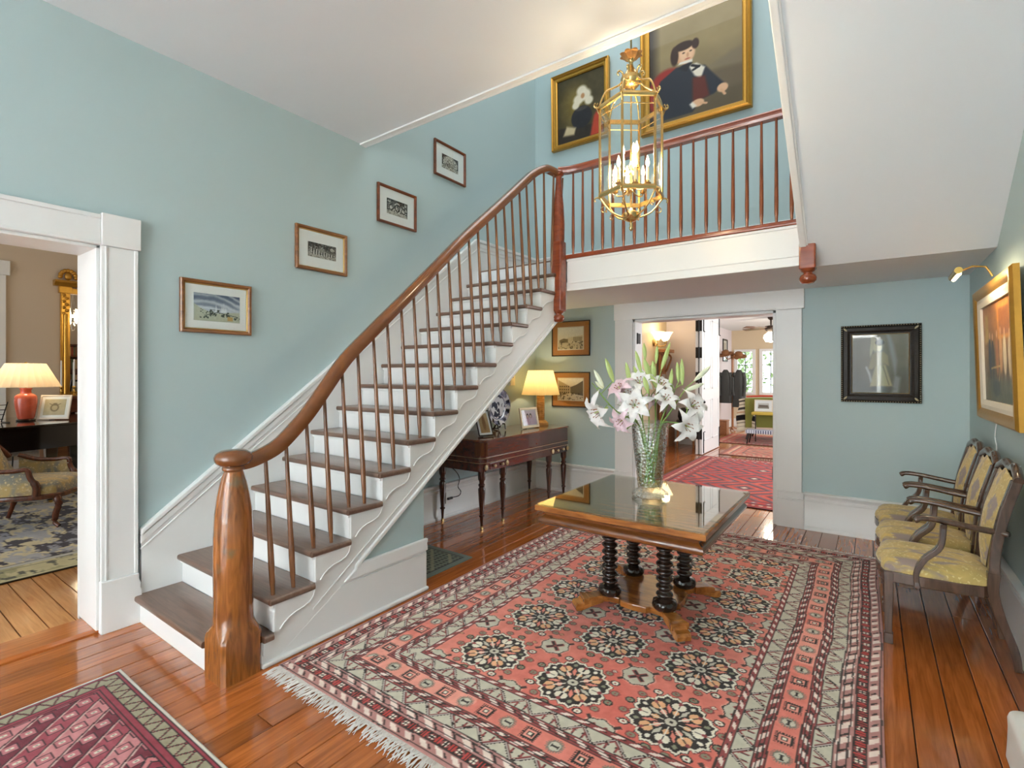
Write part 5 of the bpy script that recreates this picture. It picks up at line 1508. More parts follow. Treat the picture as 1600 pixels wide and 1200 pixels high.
for yy in (y0 + .06, y0 + .40, y1 - .40, y1 - .06):
    dp(MB().lathe([(.026, 0), (.027, .004), (.020, .008), (.018, .006), (.008, .011), (0, .012)], (x1 + .001, yy, .606), 16, R=Matrix.Rotation(PI / 2, 3, 'Y')), 'rosette', KNOB, smooth=50)
LP = [(.012, .035), (.013, .06), (.016, .10), (.018, .125), (.026, .128), (.026, .140), (.019, .146), (.021, .18), (.028, .28), (.033, .36), (.034, .395), (.028, .405), (.024, .415), (.032, .424), (.032, .438), (.024, .446), (.026, .47), (.034, .485), (.036, .50), (.036, .565)]
def reed(r, z, a): return r * (1 + .09 * abs(math.sin(5 * a))) * .95 if .15 < z < .40 else r
legm = None
for (lx, ly) in ((x1 - .055, y0 + .06), (x1 - .055, y0 + .40), (x1 - .055, y1 - .40), (x1 - .055, y1 - .06), (x0 + .05, y0 + .05), (x0 + .05, y1 - .05)):
    if legm is None:
        o = MB().lathe(LP, (0, 0, 0), 30, wob=reed).build('leg', MAHZ, ds, smooth=40); legm = o
    else: o = legm.copy(); COL.objects.link(o)
    o.location = Vector((lx, ly, 0)) - DO
    MB().lathe([(.010, .040), (.014, .030), (.012, .022), (.0, .022)][::-1], (0, 0, 0), 10).tube([(-.010, 0, .014), (.010, 0, .014)], .013, 12).build('caster', DKBRASS, o, smooth=50)
# cord with plug under the console
cd = MB().tube(catmull([(XL + .05, 3.86, .56), (XL + .06, 3.98, .47), (XL + .05, 4.05, .38), (XL + .055, 4.02, .30), (XL + .05, 4.07, .24), (XL + .05, 4.04, .20), (XL + .05, 3.93, .20)], 5), .0045, 6).build('lamp_cord', IRON, None, smooth=60)
tag(cd, 'thin black cord hanging against the white skirting beneath the console', 'cord')
MB().box((XL + .045, 3.86, .188), (XL + .065, 3.93, .212)).build('plug', IRON, cd, bevel=.004)
op = MB().box((XL + .03, 3.85, .15), (XL + .042, 3.93, .27)).build('wall_outlet', TRIM, None, bevel=.003)
tag(op, 'white socket plate on the skirting under the dark console', 'outlet')
tm = MB().box((XL + .001, 5.02, 1.36), (XL + .025, 5.12, 1.50)).build('thermostat', plain('ivory_plastic', (226, 220, 196), .45), None, bevel=.004)
tag(tm, 'small ivory thermostat on the wall left of the yellow lamp', 'thermostat')
MB().box((XL + .0251, 5.06, 1.455), (XL + .028, 5.08, 1.48)).build('display', IRON, tm)

# table lamp
lp = empty('table_lamp', (-3.335, 5.27, dz), .3, 'yellow-shaded table lamp with carved column on the dark console', 'lamp')
CARV = wood('lamp_column_wood', (186, 134, 66), (220, 172, 100), .4, .2, 'z', 6, 3)
MB().lathe([(.0, 0), (.10, 0), (.10, .03), (.085, .04), (.07, .055), (.06, .06)], (0, 0, 0), 8).build('base', CARV, lp, bevel=.003)
cb = MB()
for k in range(13): cb.lathe([(.046, .06 + k * .024), (.052, .068 + k * .024), (.052, .078 + k * .024), (.046, .084 + k * .024)], (0, 0, 0), 8)
cb.build('column', CARV, lp)
MB().lathe([(.056, .372), (.06, .38), (.05, .392), (.012, .40), (.01, .50)], (0, 0, 0), 12).build('socket', DKBRASS, lp)
def shade_mat(name, c, strength):
    if name in MATS: return MATS[name]
    m = bpy.data.materials.new(name); m.use_nodes = True
    nt = m.node_tree; nt.nodes.clear()
    o = nt.nodes.new('ShaderNodeOutputMaterial'); mx = nt.nodes.new('ShaderNodeMixShader'); mx.inputs[0].default_value = .45
    d_ = nt.nodes.new('ShaderNodeBsdfDiffuse'); d_.inputs[0].default_value = lin(c)
    t = nt.nodes.new('ShaderNodeBsdfTranslucent'); t.inputs[0].default_value = lin(c)
    nt.links.new(d_.outputs[0], mx.inputs[1]); nt.links.new(t.outputs[0], mx.inputs[2]); nt.links.new(mx.outputs[0], o.inputs[0])
    MATS[name] = m
    return m
def pleated(r0, z0, r1, z1, n, amp):
    mb = MB(); m = n * 2; vs = []
    for r, z in ((r0, z0), (r1, z1)):
        for i in range(m):
            q = r * (1 + (amp if i % 2 else -amp)); a = 2 * PI * i / m
            vs.append((q * math.cos(a), q * math.sin(a), z))
    return mb.add(vs, [(i, (i + 1) % m, m + (i + 1) % m, m + i) for i in range(m)])
pleated(.235, .375, .155, .675, 60, .008).build('shade', shade_mat('lamp_shade_yellow', (244, 222, 164), 1), lp, recalc=False)
MB().ball((0, 0, .53), .032, 12, 8).build('bulb', glow('lamp_bulb', (255, 224, 170), 12), lp, smooth=60)
point('table_lamp_light', (-3.335, 5.27, dz + .56), 4.5, WARM, .04)

# framed photographs and a plate on the console
SEP = Canvas(50, 70, .7, (206, 180, 130)); SEP.grad((190, 150, 96), (222, 198, 150), 0, 1); SEP.ell(.5, .5, .18, .36, (160, 116, 72), .5); SEP.mottle(6, 14, 90)
FAM = Canvas(80, 60, 1.33, (216, 190, 200)); FAM.grad((206, 178, 190), (226, 206, 210), 0, 1)
FAM.ell(.38, .28, .2, .34, (196, 150, 168), .3); FAM.ell(.64, .28, .2, .36, (208, 176, 190), .3)
for u in (.38, .6): FAM.ell(u, .62, .085, .17, (66, 46, 44), .2); FAM.ell(u, .58, .055, .12, (222, 184, 166), .25)
FAM.line([(.5, .4), (.52, .05)], .012, (120, 84, 96))
def desk_frame(name, label, x, y, rz, w, h, fw, fmat, canvas, mw, lean=.28, z=None):
    e = picture(name, label, 'photo frame', w, h, fw, fmat, canvas, None, mw, MATW, depth=.014, group='photographs on the console')
    e.rotation_mode = 'XYZ'
    R = Matrix.Rotation(rz, 4, 'Z') @ Matrix.Rotation(-lean, 4, 'X')
    z = dz if z is None else z
    e.matrix_world = Matrix.Translation((x, y, z + .008 + h / 2 * math.cos(lean))) @ R
    yl = h * .36; zl = -h / 2 + yl * math.tan(lean) + .006
    MB().add([(-.02, .004, h * .2), (.02, .004, h * .2), (.03, yl, zl), (-.03, yl, zl), (-.02, .001, h * .2), (.02, .001, h * .2), (.03, yl - .003, zl), (-.03, yl - .003, zl)], [(0, 1, 2, 3), (7, 6, 5, 4), (0, 4, 5, 1), (1, 5, 6, 2), (2, 6, 7, 3), (3, 7, 4, 0)]).build('easel_back', IRON, e)
    return e
desk_frame('photo_frame', 'narrow dark-framed photograph leaning back at the near end of the console', -3.19, 3.96, PI / 2 - .35, .17, .27, .012, FRB, SEP, .02, .42)
desk_frame('photo_frame', 'pinkish photograph of two people in cream frame beside the lamp column', -3.23, 4.85, PI / 2 - .15, .30, .235, .028, plain('frame_cream_gilt', (224, 204, 168), .4, .2), FAM, .006, .20)
pt = empty('display_plate', (-3.40, 4.47, dz), PI / 2, 'blue and white porcelain plate on a wooden stand on the console', 'plate')
np_, R_p = 48, .205
u = np.linspace(0, 1, 40); a_ = np.linspace(0, 2 * PI, 97)
Rr, Aa = np.meshgrid(u, a_)
C = np.zeros(Rr.shape + (3,)) + np.array((214, 216, 222), float)
def pput(m, col, op=1.0):
    m = (m.astype(float) * op)[..., None]; C[:] = C * (1 - m) + np.array(col, float) * m
nz = fbm(np.clip(.5 + .45 * Rr * np.cos(Aa), 0, .999), np.clip(.5 + .45 * Rr * np.sin(Aa), 0, .999), 9, 33)
pput((nz > .52) & (Rr < .62), (52, 54, 72)); pput((np.abs(Rr - .66) < .02), (90, 96, 120)); pput((Rr > .74) & (Rr < .95) & (np.abs(np.sin(Aa * 5)) > .82), (30, 30, 40)); pput((nz > .6) & (Rr > .7), (96, 100, 128), .8); pput(Rr > .975, (110, 100, 96))
P = np.zeros(Rr.shape + (3,)); P[..., 0] = R_p * Rr * np.cos(Aa); P[..., 2] = R_p * Rr * np.sin(Aa) + R_p + .055; P[..., 1] = -.03 * np.clip((Rr - .6) / .4, 0, 1) ** 1.4 - .004
g = grid_mesh('plate', P, C, attr_mat('porcelain', .15, coat=.5), pt, .006, (0, 1, 0))
MB().tube(catmull([(-.06, -.07, .012), (-.065, -.05, .07), (-.05, -.01, .06), (-.055, .02, .02), (-.06, .10, .008)], 5), .008, 6).tube(catmull([(.06, -.07, .012), (.065, -.05, .07), (.05, -.01, .06), (.055, .02, .02), (.06, .10, .008)], 5), .008, 6).tube([(-.06, .03, .02), (.06, .03, .02)], .006, 6).tube([(0, .03, .02), (0, .03, .30)], .006, 6).build('plate_stand', EBON, pt, smooth=60)
# ================================================================== three armchairs along the right wall
CHW = wood('armchair_walnut', (62, 44, 34), (98, 72, 56), .25, .55, 'z', 5, 6)
def fabric(name, base, c2, c3, sc=7.0):
    m, nt, b = _new(name); N = nt.nodes; L = nt.links
    tc = N.new('ShaderNodeTexCoord')
    n1 = N.new('ShaderNodeTexNoise'); n1.inputs['Scale'].default_value = sc; n1.inputs['Detail'].default_value = 3; n1.inputs['Distortion'].default_value = 1.6
    L.new(tc.outputs['Object'], n1.inputs['Vector'])
    r1 = N.new('ShaderNodeValToRGB'); r1.color_ramp.elements[0].position = .38; r1.color_ramp.elements[1].position = .60
    r1.color_ramp.elements[0].color = lin(c2); r1.color_ramp.elements[1].color = lin(base)
    L.new(n1.outputs['Fac'], r1.inputs['Fac'])
    n2 = N.new('ShaderNodeTexNoise'); n2.inputs['Scale'].default_value = sc * 9; n2.inputs['Detail'].default_value = 2
    L.new(tc.outputs['Object'], n2.inputs['Vector'])
    r2 = N.new('ShaderNodeValToRGB'); r2.color_ramp.elements[0].position = .58; r2.color_ramp.elements[1].position = .64
    L.new(n2.outputs['Fac'], r2.inputs['Fac'])
    mx = N.new('ShaderNodeMix'); mx.data_type = 'RGBA'; mx.inputs['B'].default_value = lin(c3)
    L.new(r2.outputs['Color'], mx.inputs['Factor']); L.new(r1.outputs['Color'], mx.inputs['A'])
    mpw = N.new('ShaderNodeMapping'); mpw.inputs['Rotation'].default_value = (.4, .5, .7); mpw.inputs['Scale'].default_value = (1, 3.2, 2.2)
    L.new(tc.outputs['Object'], mpw.inputs['Vector'])
    wv = N.new('ShaderNodeTexNoise'); wv.inputs['Scale'].default_value = sc * .62; wv.inputs['Detail'].default_value = 3; wv.inputs['Distortion'].default_value = .6
    L.new(mpw.outputs['Vector'], wv.inputs['Vector'])
    r4 = N.new('ShaderNodeValToRGB'); r4.color_ramp.elements[0].position = .55; r4.color_ramp.elements[1].position = .64
    L.new(wv.outputs['Fac'], r4.inputs['Fac'])
    m4 = N.new('ShaderNodeMix'); m4.data_type = 'RGBA'; m4.inputs['B'].default_value = lin((150, 134, 126))
    L.new(r4.outputs['Color'], m4.inputs['Factor']); L.new(mx.outputs['Result'], m4.inputs['A'])
    L.new(m4.outputs['Result'], b.inputs['Base Color']); b.inputs['Roughness'].default_value = .85; b.inputs['Sheen Weight'].default_value = .2
    MATS[name] = m
    return m
TAP = fabric('armchair_tapestry', (206, 178, 108), (186, 162, 96), (218, 202, 140))
ch = empty('armchair', (0, 0, 0), 0, 'x', 'armchair', 'armchairs along the right wall')
SW, SZ = .222, .405
def cp(mb, name, mat, parent=None, **k): return mb.build(name, mat, parent or ch, **k)
SQ = [(-1, -1), (1, -1), (1, 1), (-1, 1)]
for s in (-1, 1):
    y = s * SW
    cp(MB().sweep([(-.255, y, .0), (-.255, y, .055), (-.255, y, .06), (-.255, y, .40)], [(a * .5, b_ * .5) for a, b_ in SQ], (1, 0, 0), [.042, .042, .034, .046]), 'leg', CHW, bevel=.003)
    yr = s * .197
    rl = catmull([(.270, yr, 0), (.255, yr, .10), (.205, yr, .25), (.175, yr, .38), (.178, yr, .48)], 5)
    cp(MB().sweep(rl, [(a * .5, b_ * .5) for a, b_ in SQ], (0, 1, 0), [.030 + .020 * i / (len(rl) - 1) for i in range(len(rl))]), 'leg', CHW, bevel=.004)
    bp = catmull([(.178, yr, .47), (.185, yr, .60), (.215, yr * 1.02, .78), (.262, yr * 1.05, .96)], 5)
    cp(MB().sweep(bp, [(a * .5, b_ * .5) for a, b_ in SQ], (0, 1, 0), [.046, .046] + [.044] * (len(bp) - 2)), 'back_post', CHW, bevel=.006)
    # arm and its S support
    ya = s * .226
    ar = catmull([(-.145, ya + s * .012, .705), (-.11, ya + s * .008, .722), (-.02, ya, .718), (.10, ya - s * .012, .700), (.19, ya - s * .028, .690), (.235, yr + s * .018, .690)], 5)
    cp(MB().sweep(ar, ringprof(10, 1, .75), sc=[.022, .026, .026, .025] + [.022] * (len(ar) - 8) + [.022, .022, .022, .016]), 'arm', CHW, smooth=60)
    sp = catmull([(-.13, s * .232, .34), (-.135, s * .234, .42), (-.10, s * .232, .50), (-.035, s * .228, .58), (-.02, s * .227, .705)], 5)
    cp(MB().sweep(sp, [(a * .5, b_ * .5) for a, b_ in SQ], (0, 1, 0), [(.030, .052), (.030, .05)] + [(.028, .044)] * (len(sp) - 4) + [(.028, .04), (.028, .046)]), 'arm_support', CHW, bevel=.006)
def seat_plan(g):
    P = []
    front = [(-.275, -1), (-.292, -.8), (-.288, -.55), (-.305, -.25), (-.312, 0), (-.305, .25), (-.288, .55), (-.292, .8), (-.275, 1)]
    for x, t in front: P.append((x - g, t * (SW + .02 + g)))
    for x, y in ((-.10, .246), (.05, .238), (.14, .216), (.185, .18)): P.append((x, y + g))
    P.append((.20 + g, 0))
    for x, y in ((.185, -.18), (.14, -.216), (.05, -.238), (-.10, -.246)): P.append((x, y - g))
    return P
cp(MB().prism(seat_plan(0), 'z', .345, .405), 'seat_rail', CHW, bevel=.006)
st_ = MB(); base = seat_plan(-.004); n = len(base); rings = []
cx = -.05
for sc_, z in ((1.0, .405), (1.012, .42), (.99, .442), (.90, .463), (.72, .478), (.42, .487), (.0, .489)):
    rings.append([(cx + (x - cx) * sc_, y * sc_, z) for x, y in base])
vs = [p for r in rings for p in r]
fs = [(k * n + i, k * n + (i + 1) % n, (k + 1) * n + (i + 1) % n, (k + 1) * n + i) for k in range(len(rings) - 1) for i in range(n)]
st_.add(vs, fs)
so = cp(st_, 'seat', TAP, smooth=60)
# shield-shaped upholstered back between the posts
def bxx(z): return float(np.interp(z, [.47, .6, .78, .96, 1.04], [.178, .185, .215, .262, .285]))
def hw(z): return float(np.interp(z, [.44, .52, .62, .75, .9, .98, 1.0], [.05, .085, .125, .165, .190, .19, .178]))
def back_fn(off, bulge):
    def fn(u, v):
        z = .47 + (.992 - .47) * v; w = hw(z)
        t = (u - .5) * 2
        zz = z + (.016 * math.cos(t * PI * 1.5) - .01) * (v > .8) * ((v - .8) / .2)
        return (bxx(z) + off - bulge * (1 - t * t) * math.sin(PI * min(1, .1 + .85 * v)), t * w, zz)
    return fn
cp(MB().sheet(back_fn(-.012, .03), 10, 14, -.0).sheet(back_fn(.018, .0), 10, 14), 'back_panel', TAP, smooth=60)
cr = [(bxx(.97) + .012 * math.sin(PI * t), (t - .5) * .47, .965 + .045 * math.sin(PI * min(1, max(0, t))) ** .5 - .014 * math.cos((t - .5) * 4 * PI) * math.sin(PI * t)) for t in np.linspace(0, 1, 21)]
cp(MB().sweep(cr, ringprof(10, .022, .026)), 'crest_rail', CHW, smooth=60)
for s in (-1, 1):
    ed = [(bxx(z), s * (hw(z) + .006), z) for z in np.linspace(.47, .97, 14)]
    cp(MB().tube(ed, .009, 6), 'back_edge', CHW, smooth=60)
cp(MB().prism([(-.05, .40), (.05, .40), (.075, .50), (.055, .56), (-.055, .56), (-.075, .50)], 'x', .172, .196), 'back_splat', CHW, bevel=.004)
cp(MB().tube([(.20, -.2, .60), (.20, .2, .60)], .012, 8), 'back_stretcher', CHW)
chs = [ch, copy_tree(ch), copy_tree(ch)]
for o, y, lab in zip(chs, (3.735, 4.262, 4.789), ('walnut armchair with tapestry seat, nearest the camera of the row of three', 'middle walnut armchair of the row of three with tapestry seats', 'walnut armchair with tapestry seat nearest the rear corner of the row')):
    o.location = (.335, y, 0); o['label'] = lab
# white upholstered stool just entering the frame at lower right
ws = empty('ottoman', (.545, 2.40, 0), .0, 'white covered ottoman cut off by the lower right edge', 'ottoman')
WC = plain('white_slipcover', (232, 228, 220), .85, var=.02, bump=.1, bs=300)
def rbox(hx, hy, z0, z1, r, n=6):
    P = []
    for sx, sy, a0 in ((1, 1, 0), (-1, 1, PI / 2), (-1, -1, PI), (1, -1, 1.5 * PI)):
        for k in range(n + 1):
            a = a0 + k * PI / 2 / n; P.append((sx * (hx - r) + r * math.cos(a), sy * (hy - r) + r * math.sin(a)))
    return P
mb = MB(); P0 = rbox(.115, .36, 0, 0, .06); n = len(P0); rings = []
for s_, z in ((1.02, .012), (1.0, .07), (.99, .13), (1.0, .165), (.97, .185), (.86, .194), (.5, .198), (.0, .199)): rings.append([(x * s_, y * s_, z) for x, y in P0])
mb.add([p for r in rings for p in r], [(k * n + i, k * n + (i + 1) % n, (k + 1) * n + (i + 1) % n, (k + 1) * n + i) for k in range(len(rings) - 1) for i in range(n)])
mb.build('cover', WC, ws, smooth=50)
for sx in (-.09, .09):
    for sy in (-.3, .3): MB().lathe([(.015, 0), (.02, .015)], (sx, sy, 0), 10).build('foot', CHW, ws)
# ================================================================== parlour seen through the left doorway
def parlour_rug(X, Y):
    W, H = np.abs(X).max(), np.abs(Y).max()
    U = (X + W) / (2 * W); V = (Y + H) / (2 * H)
    C = np.zeros(X.shape + (3,)) + np.array((206, 196, 150), float)
    def put(m, col, op=1.0):
        m = (np.clip(m.astype(float), 0, 1) * op)[..., None]; C[:] = C * (1 - m) + np.array(col, float) * m
    d = np.minimum(W - np.abs(X), H - np.abs(Y))
    n1 = fbm(U, V, 40, 3, .5); n2 = fbm(U, V, 70, 9, .6)
    put(d > .42, (60, 54, 62)); put((d > .42) & (n1 > .46), (216, 204, 166)); put((d > .42) & (n2 > .60), (150, 150, 158)); put((d > .42) & (n1 > .60), (176, 176, 178))
    put((d > .06) & (d < .36) & (n1 > .52), (170, 164, 120), .9); put((d > .06) & (d < .36) & (n2 > .63), (60, 60, 52), .8)
    put((d > .36) & (d < .42), (190, 188, 176)); put(np.abs(d - .42) < .008, (70, 70, 66)); put(np.abs(d - .30) < .006, (120, 116, 92)); put(d < .022, (60, 48, 34))
    C += ((n2 - .5) * 30)[..., None]
    return np.clip(C, 0, 255)
flat_rug('parlour_rug', 'cream and black patterned carpet on the parlour floor', -6.93, .95, 1.9, 1.95, parlour_rug, .012)

# grand piano
gp = empty('grand_piano', (-8.0, 1.1, .012), 0, 'black grand piano behind the upholstered chair in the parlour', 'piano')
GO = Vector((-8.0, 1.1, 0))
pl_pts = [(x_ - .2, y_) for x_, y_ in ((-7.12, -.45), (-7.13, .3), (-7.16, .8), (-7.23, 1.25), (-7.37, 1.75), (-7.62, 2.12), (-8.0, 2.30), (-8.5, 2.34), (-8.78, 2.2), (-8.85, 1.9), (-8.85, -.45))]
plan = [p[:2] for p in catmull([(x, y, 0) for x, y in pl_pts], 4)]
o = MB().prism(plan, 'z', .655, .902).build('rim', BLACK, gp, smooth=40); o.location = -GO
o = MB().prism([(x + (.03 if x > -8 else -.01), y) for x, y in plan], 'z', .906, .930).build('lid', plain('piano_lid_gloss', (30, 24, 20), .10, coat=.9, var=0), gp, bevel=.006); o.location = -GO
for lx, ly in ((-7.75, 1.62), (-7.6, -.2), (-8.5, 2.0), (-8.8, -.2)):
    o = MB().sweep([(lx, ly, .03), (lx, ly, .10), (lx, ly, .655)], [(a * .5, b_ * .5) for a, b_ in SQ], (1, 0, 0), [.07, .06, .11]).build('leg', BLACK, gp, bevel=.006); o.location = -GO
    q = MB().tube([(lx - .015, ly, .019), (lx + .015, ly, .019)], .018, 12).build('caster', BRASS, gp, smooth=50); q.location = -GO
o = MB().box((-8.0, -.1, .10), (-7.94, .1, .655)).box((-8.05, -.14, .06), (-7.85, .14, .10)).build('pedal_lyre', BLACK, gp, bevel=.006); o.location = -GO

# red lamp
rl = empty('table_lamp', (-8.23, 1.497, .943), 0, 'coral red ceramic lamp with pleated cream shade on the black piano', 'lamp')
CORAL = plain('coral_glaze', (206, 92, 66), .2, coat=.5, var=.25, vs=14)
MB().lathe([(0, 0), (.085, 0), (.09, .012), (.075, .026), (.0, .026)], (0, 0, 0), 24).build('base', BLACK, rl, smooth=50)
MB().lathe([(.0, .026), (.072, .026), (.080, .05), (.098, .16), (.106, .25), (.100, .295), (.080, .315), (.052, .33), (.048, .365), (.060, .385), (.058, .392), (.01, .392)], (0, 0, 0), 28).build('body', CORAL, rl, smooth=50)
MB().tube([(0, 0, .39), (0, 0, .70)], .006, 6).lathe([(0, .705), (.012, .70), (.014, .69), (.006, .68)], (0, 0, 0), 10).build('stem', BRASS, rl)
pleated(.315, .405, .178, .685, 26, .018).build('shade', shade_mat('lamp_shade_cream', (250, 232, 200), 1), rl, recalc=False)
MB().ball((0, 0, .53), .03, 12, 8).build('bulb', MATS['lamp_bulb'], rl, smooth=60)
point('parlour_lamp_light', (-8.23, 1.497, .943 + .55), 6, WARM, .04)
c = Canvas(60, 54, 1.1, (196, 184, 150)); c.mottle(5, 14, 4); c.ell(.5, .46, .2, .24, (120, 108, 80), .3); c.ell(.5, .46, .14, .17, (186, 172, 136), .3); c.line([(.24, .72), (.4, .62), (.6, .62), (.76, .72)], .02, (110, 98, 72)); c.ell(.5, .7, .1, .06, (130, 116, 86), .5)
e = desk_frame('photo_frame', 'white-framed crest drawing leaning on the black piano beside the red lamp', -8.12, 1.74, PI / 2 - .75, .33, .30, .022, plain('frame_white', (222, 216, 204), .4), c, .03, .25, z=.943)
wr = empty('wire_rack', (-8.05, 1.20, .943), .4, 'black wire rack on the piano at the left edge of the doorway', 'rack')
for k in range(4):
    MB().tube([(-.02 + .02 * k, -.1, .04 + .055 * k), (-.02 + .02 * k, .1, .04 + .055 * k)], .005, 6).build('wire', IRON, wr)
for s_ in (-1, 1): MB().tube([(-.05, s_ * .1, .005), (.05, s_ * .1, .24)], .006, 6).tube([(-.05, s_ * .1, .006), (.08, s_ * .1, .006)], .006, 6).build('side', IRON, wr)

# low Victorian chair
VW = wood('settee_mahogany', (72, 34, 18), (122, 62, 34), .25, .6, 'z', 5, 6)
PAI = fabric('paisley_upholstery', (206, 180, 122), (150, 150, 140), (224, 206, 160), 5.0)
fdir = math.atan2(.8, .6)
vc = empty('parlour_chair', (-6.78, 1.30, .02), fdir, 'low carved chair with paisley upholstery on the parlour carpet', 'armchair')
def vp(mb, name, mat, **k): return mb.build(name, mat, vc, **k)
# local: +x front, +y left (far side)
for s_ in (-1, 1):
    vp(MB().tube(catmull([(.27, s_ * .23, .31), (.31, s_ * .25, .24), (.28, s_ * .24, .13), (.27, s_ * .235, .05), (.31, s_ * .25, .012)], 5), [.034] * 6 + [.028] * 8 + [.02] * 7, 8), 'leg', VW, smooth=60)
    vp(MB().tube(catmull([(-.26, s_ * .22, .31), (-.29, s_ * .23, .16), (-.34, s_ * .24, .012)], 5), [.028] * 6 + [.02] * 5, 8), 'leg', VW, smooth=60)
    vp(MB().tube(catmull([(-.30, s_ * .33, .64), (-.16, s_ * .36, .585), (.0, s_ * .365, .575), (.10, s_ * .36, .585), (.13, s_ * .355, .565)], 5), .022, 8), 'arm', VW, smooth=60)
    vp(MB().tube(catmull([(.12, s_ * .355, .57), (.135, s_ * .35, .50), (.175, s_ * .34, .42), (.17, s_ * .33, .33)], 5), [.024] * 8 + [.032] * 8, 8), 'arm_post', VW, smooth=60)
    vp(MB().sheet(lambda u, v: (-.30 + .42 * u + .04 * (1 - v) * u, s_ * (.335 + .03 * math.sin(PI * u)), .34 + (.225 + .05 * (1 - u)) * v), 8, 5, .03), 'side_panel', PAI, smooth=60)
rings = []; sb = [(.34 * math.cos(a) ** 1 * (1.0 if math.cos(a) > 0 else .9), .335 * math.sin(a)) for a in np.linspace(0, 2 * PI, 33)[:-1]]
sb = [(math.copysign(abs(math.cos(a)) ** .6, math.cos(a)) * .335, math.copysign(abs(math.sin(a)) ** .6, math.sin(a)) * .325) for a in np.linspace(0, 2 * PI, 33)[:-1]]
def ringmesh(R_): 
    n = len(R_[0]); return MB().add([p for r in R_ for p in r], [(k * n + i, k * n + (i + 1) % n, (k + 1) * n + (i + 1) % n, (k + 1) * n + i) for k in range(len(R_) - 1) for i in range(n)] + [tuple(range(n))[::-1]])
vp(ringmesh([[(x * s_, y * s_, z) for x, y in sb] for s_, z in ((1.0, .335), (1.02, .37), (1.0, .42), (.92, .445), (.7, .458), (0.01, .462))]), 'seat', PAI, smooth=60)
vp(ringmesh([[(x * s_, y * s_, z) for x, y in sb] for s_, z in ((1.0, .285), (1.04, .29), (1.045, .325), (1.02, .336), (.01, .3365))]), 'seat_rail', VW, smooth=40)
vp(MB().sheet(lambda u, v: (-.27 - .14 * v + .05 * math.sin(PI * u), (u - .5) * .62, .42 + v * (.20 + .22 * math.sin(PI * u))), 12, 8, .05), 'backrest', PAI, smooth=60)
vp(MB().tube([(-.30 - .10 * (.20 + .22 * math.sin(PI * u)) / .42 - .03, (u - .5) * .66, .43 + (.20 + .22 * math.sin(PI * u))) for u in np.linspace(0, 1, 17)], .026, 8), 'crest_rail', VW, smooth=60)

# mantel with columns, pier mirror, candlesticks
MARB = plain('mantel_marble', (176, 168, 160), .3, var=.2, vs=8)
DKW = wood('mantel_wood', (70, 34, 20), (112, 60, 36), .3, .4, 'y')
mt = empty('fireplace_mantel', (-9.45, 2.86, 0), 0, 'dark mantelpiece with pale columns beneath the gilt mirror', 'mantel')
MB().box((-.22, -.92, 1.145), (.20, .92, 1.19)).build('shelf', DKW, mt, bevel=.01)
MB().box((-.22, -.86, .95), (.10, .86, 1.145)).build('frieze', DKW, mt, bevel=.006)
MB().box((-.22, -.86, 0), (.04, -.45, .95)).build('pier', DKW, mt, bevel=.006)
MB().box((-.22, .45, 0), (.04, .86, .95)).build('pier', DKW, mt, bevel=.006)
for yy in (-.76, -.58, .58, .76): MB().lathe([(.062, 0), (.062, .06), (.045, .09), (.05, .45), (.042, .84), (.056, .88), (.062, .95)], (.11, yy, 0), 16).build('column', MARB, mt, smooth=40)
mr = empty('pier_mirror', (-9.695, 2.81, 1.192), 0, 'tall gilt pier mirror with carved cornice above the parlour mantel', 'mirror')
GB = plain('gilt_bright', (214, 166, 74), .3, .8, var=.12, vs=20)
for s_ in (-1, 1):
    MB().box((0, s_ * .63 - .052, 0), (.05, s_ * .63 + .052, 1.50)).box((.05, s_ * .63 - .045, 0), (.065, s_ * .63 - .03, 1.50)).tube([(.055, s_ * .63, .02), (.055, s_ * .63, 1.2)], .024, 10).build('pilaster', GB, mr, smooth=40)
    cvd = MB()
    for k in range(7): cvd.ball((.06, s_ * .63 + (.018 if k % 2 else -.018), 1.2 + .045 * k), (.02, .026, .024), 8, 6)
    cvd.build('carving', GILT, mr, smooth=60)
    MB().box((0, s_ * .63 - .075, 1.50), (.075, s_ * .63 + .075, 1.60)).build('capital', GB, mr, bevel=.006)
    cs = MB()
    for k in range(9):
        a = PI * k / 8; cs.ball((.06, s_ * .60 + .09 * math.cos(a), 1.735 + .10 * math.sin(a)), (.025, .030, .03), 8, 6)
    cs.ball((.06, s_ * .60, 1.75), (.03, .045, .06), 8, 6).build('crest', GILT, mr, smooth=60)
MB().box((0, -.62, 1.50), (.06, .62, 1.58)).build('entablature', GB, mr, bevel=.006)
MB().prism([(0, 1.60), (.08, 1.60), (.10, 1.63), (.13, 1.65), (.14, 1.68), (0, 1.68)], 'y', -.76, .76).build('cornice', GB, mr, smooth=30)
MB().box((0, -.57, 0), (.045, .57, .05)).build('bottom_rail', GB, mr)
mmir = plain('mirror_glass', (235, 235, 232), .01, 1.0, var=0)
MB().box((.005, -.578, .05), (.012, .578, 1.50)).build('mirror_plate', mmir, mr)
for k, (xx, yy, hh) in enumerate(((-9.36, 2.07, .36), (-9.42, 2.22, .34), (-9.31, 2.20, .38))):
    e = empty('candlestick', (xx, yy, 1.1905), 0, ('brass candlestick with white candle, leftmost on the parlour mantel', 'brass candlestick with white candle close to the mirror on the mantel', 'brass candlestick with tall white candle at the front of the mantel')[k], 'candlestick', 'candlesticks on the mantel')
    MB().lathe([(0, 0), (.05, 0), (.05, .01), (.02, .025), (.012, .04), (.022, .055), (.012, .07), (.010, .11), (.02, .12), (.016, .14), (0, .14)], (0, 0, 0), 16).build('stick', BRASS, e, smooth=50)
    MB().lathe([(0, .14), (.011, .14), (.009, .14 + hh), (.002, .146 + hh), (0, .146 + hh)], (0, 0, 0), 10).build('candle', TRIM, e, smooth=50)
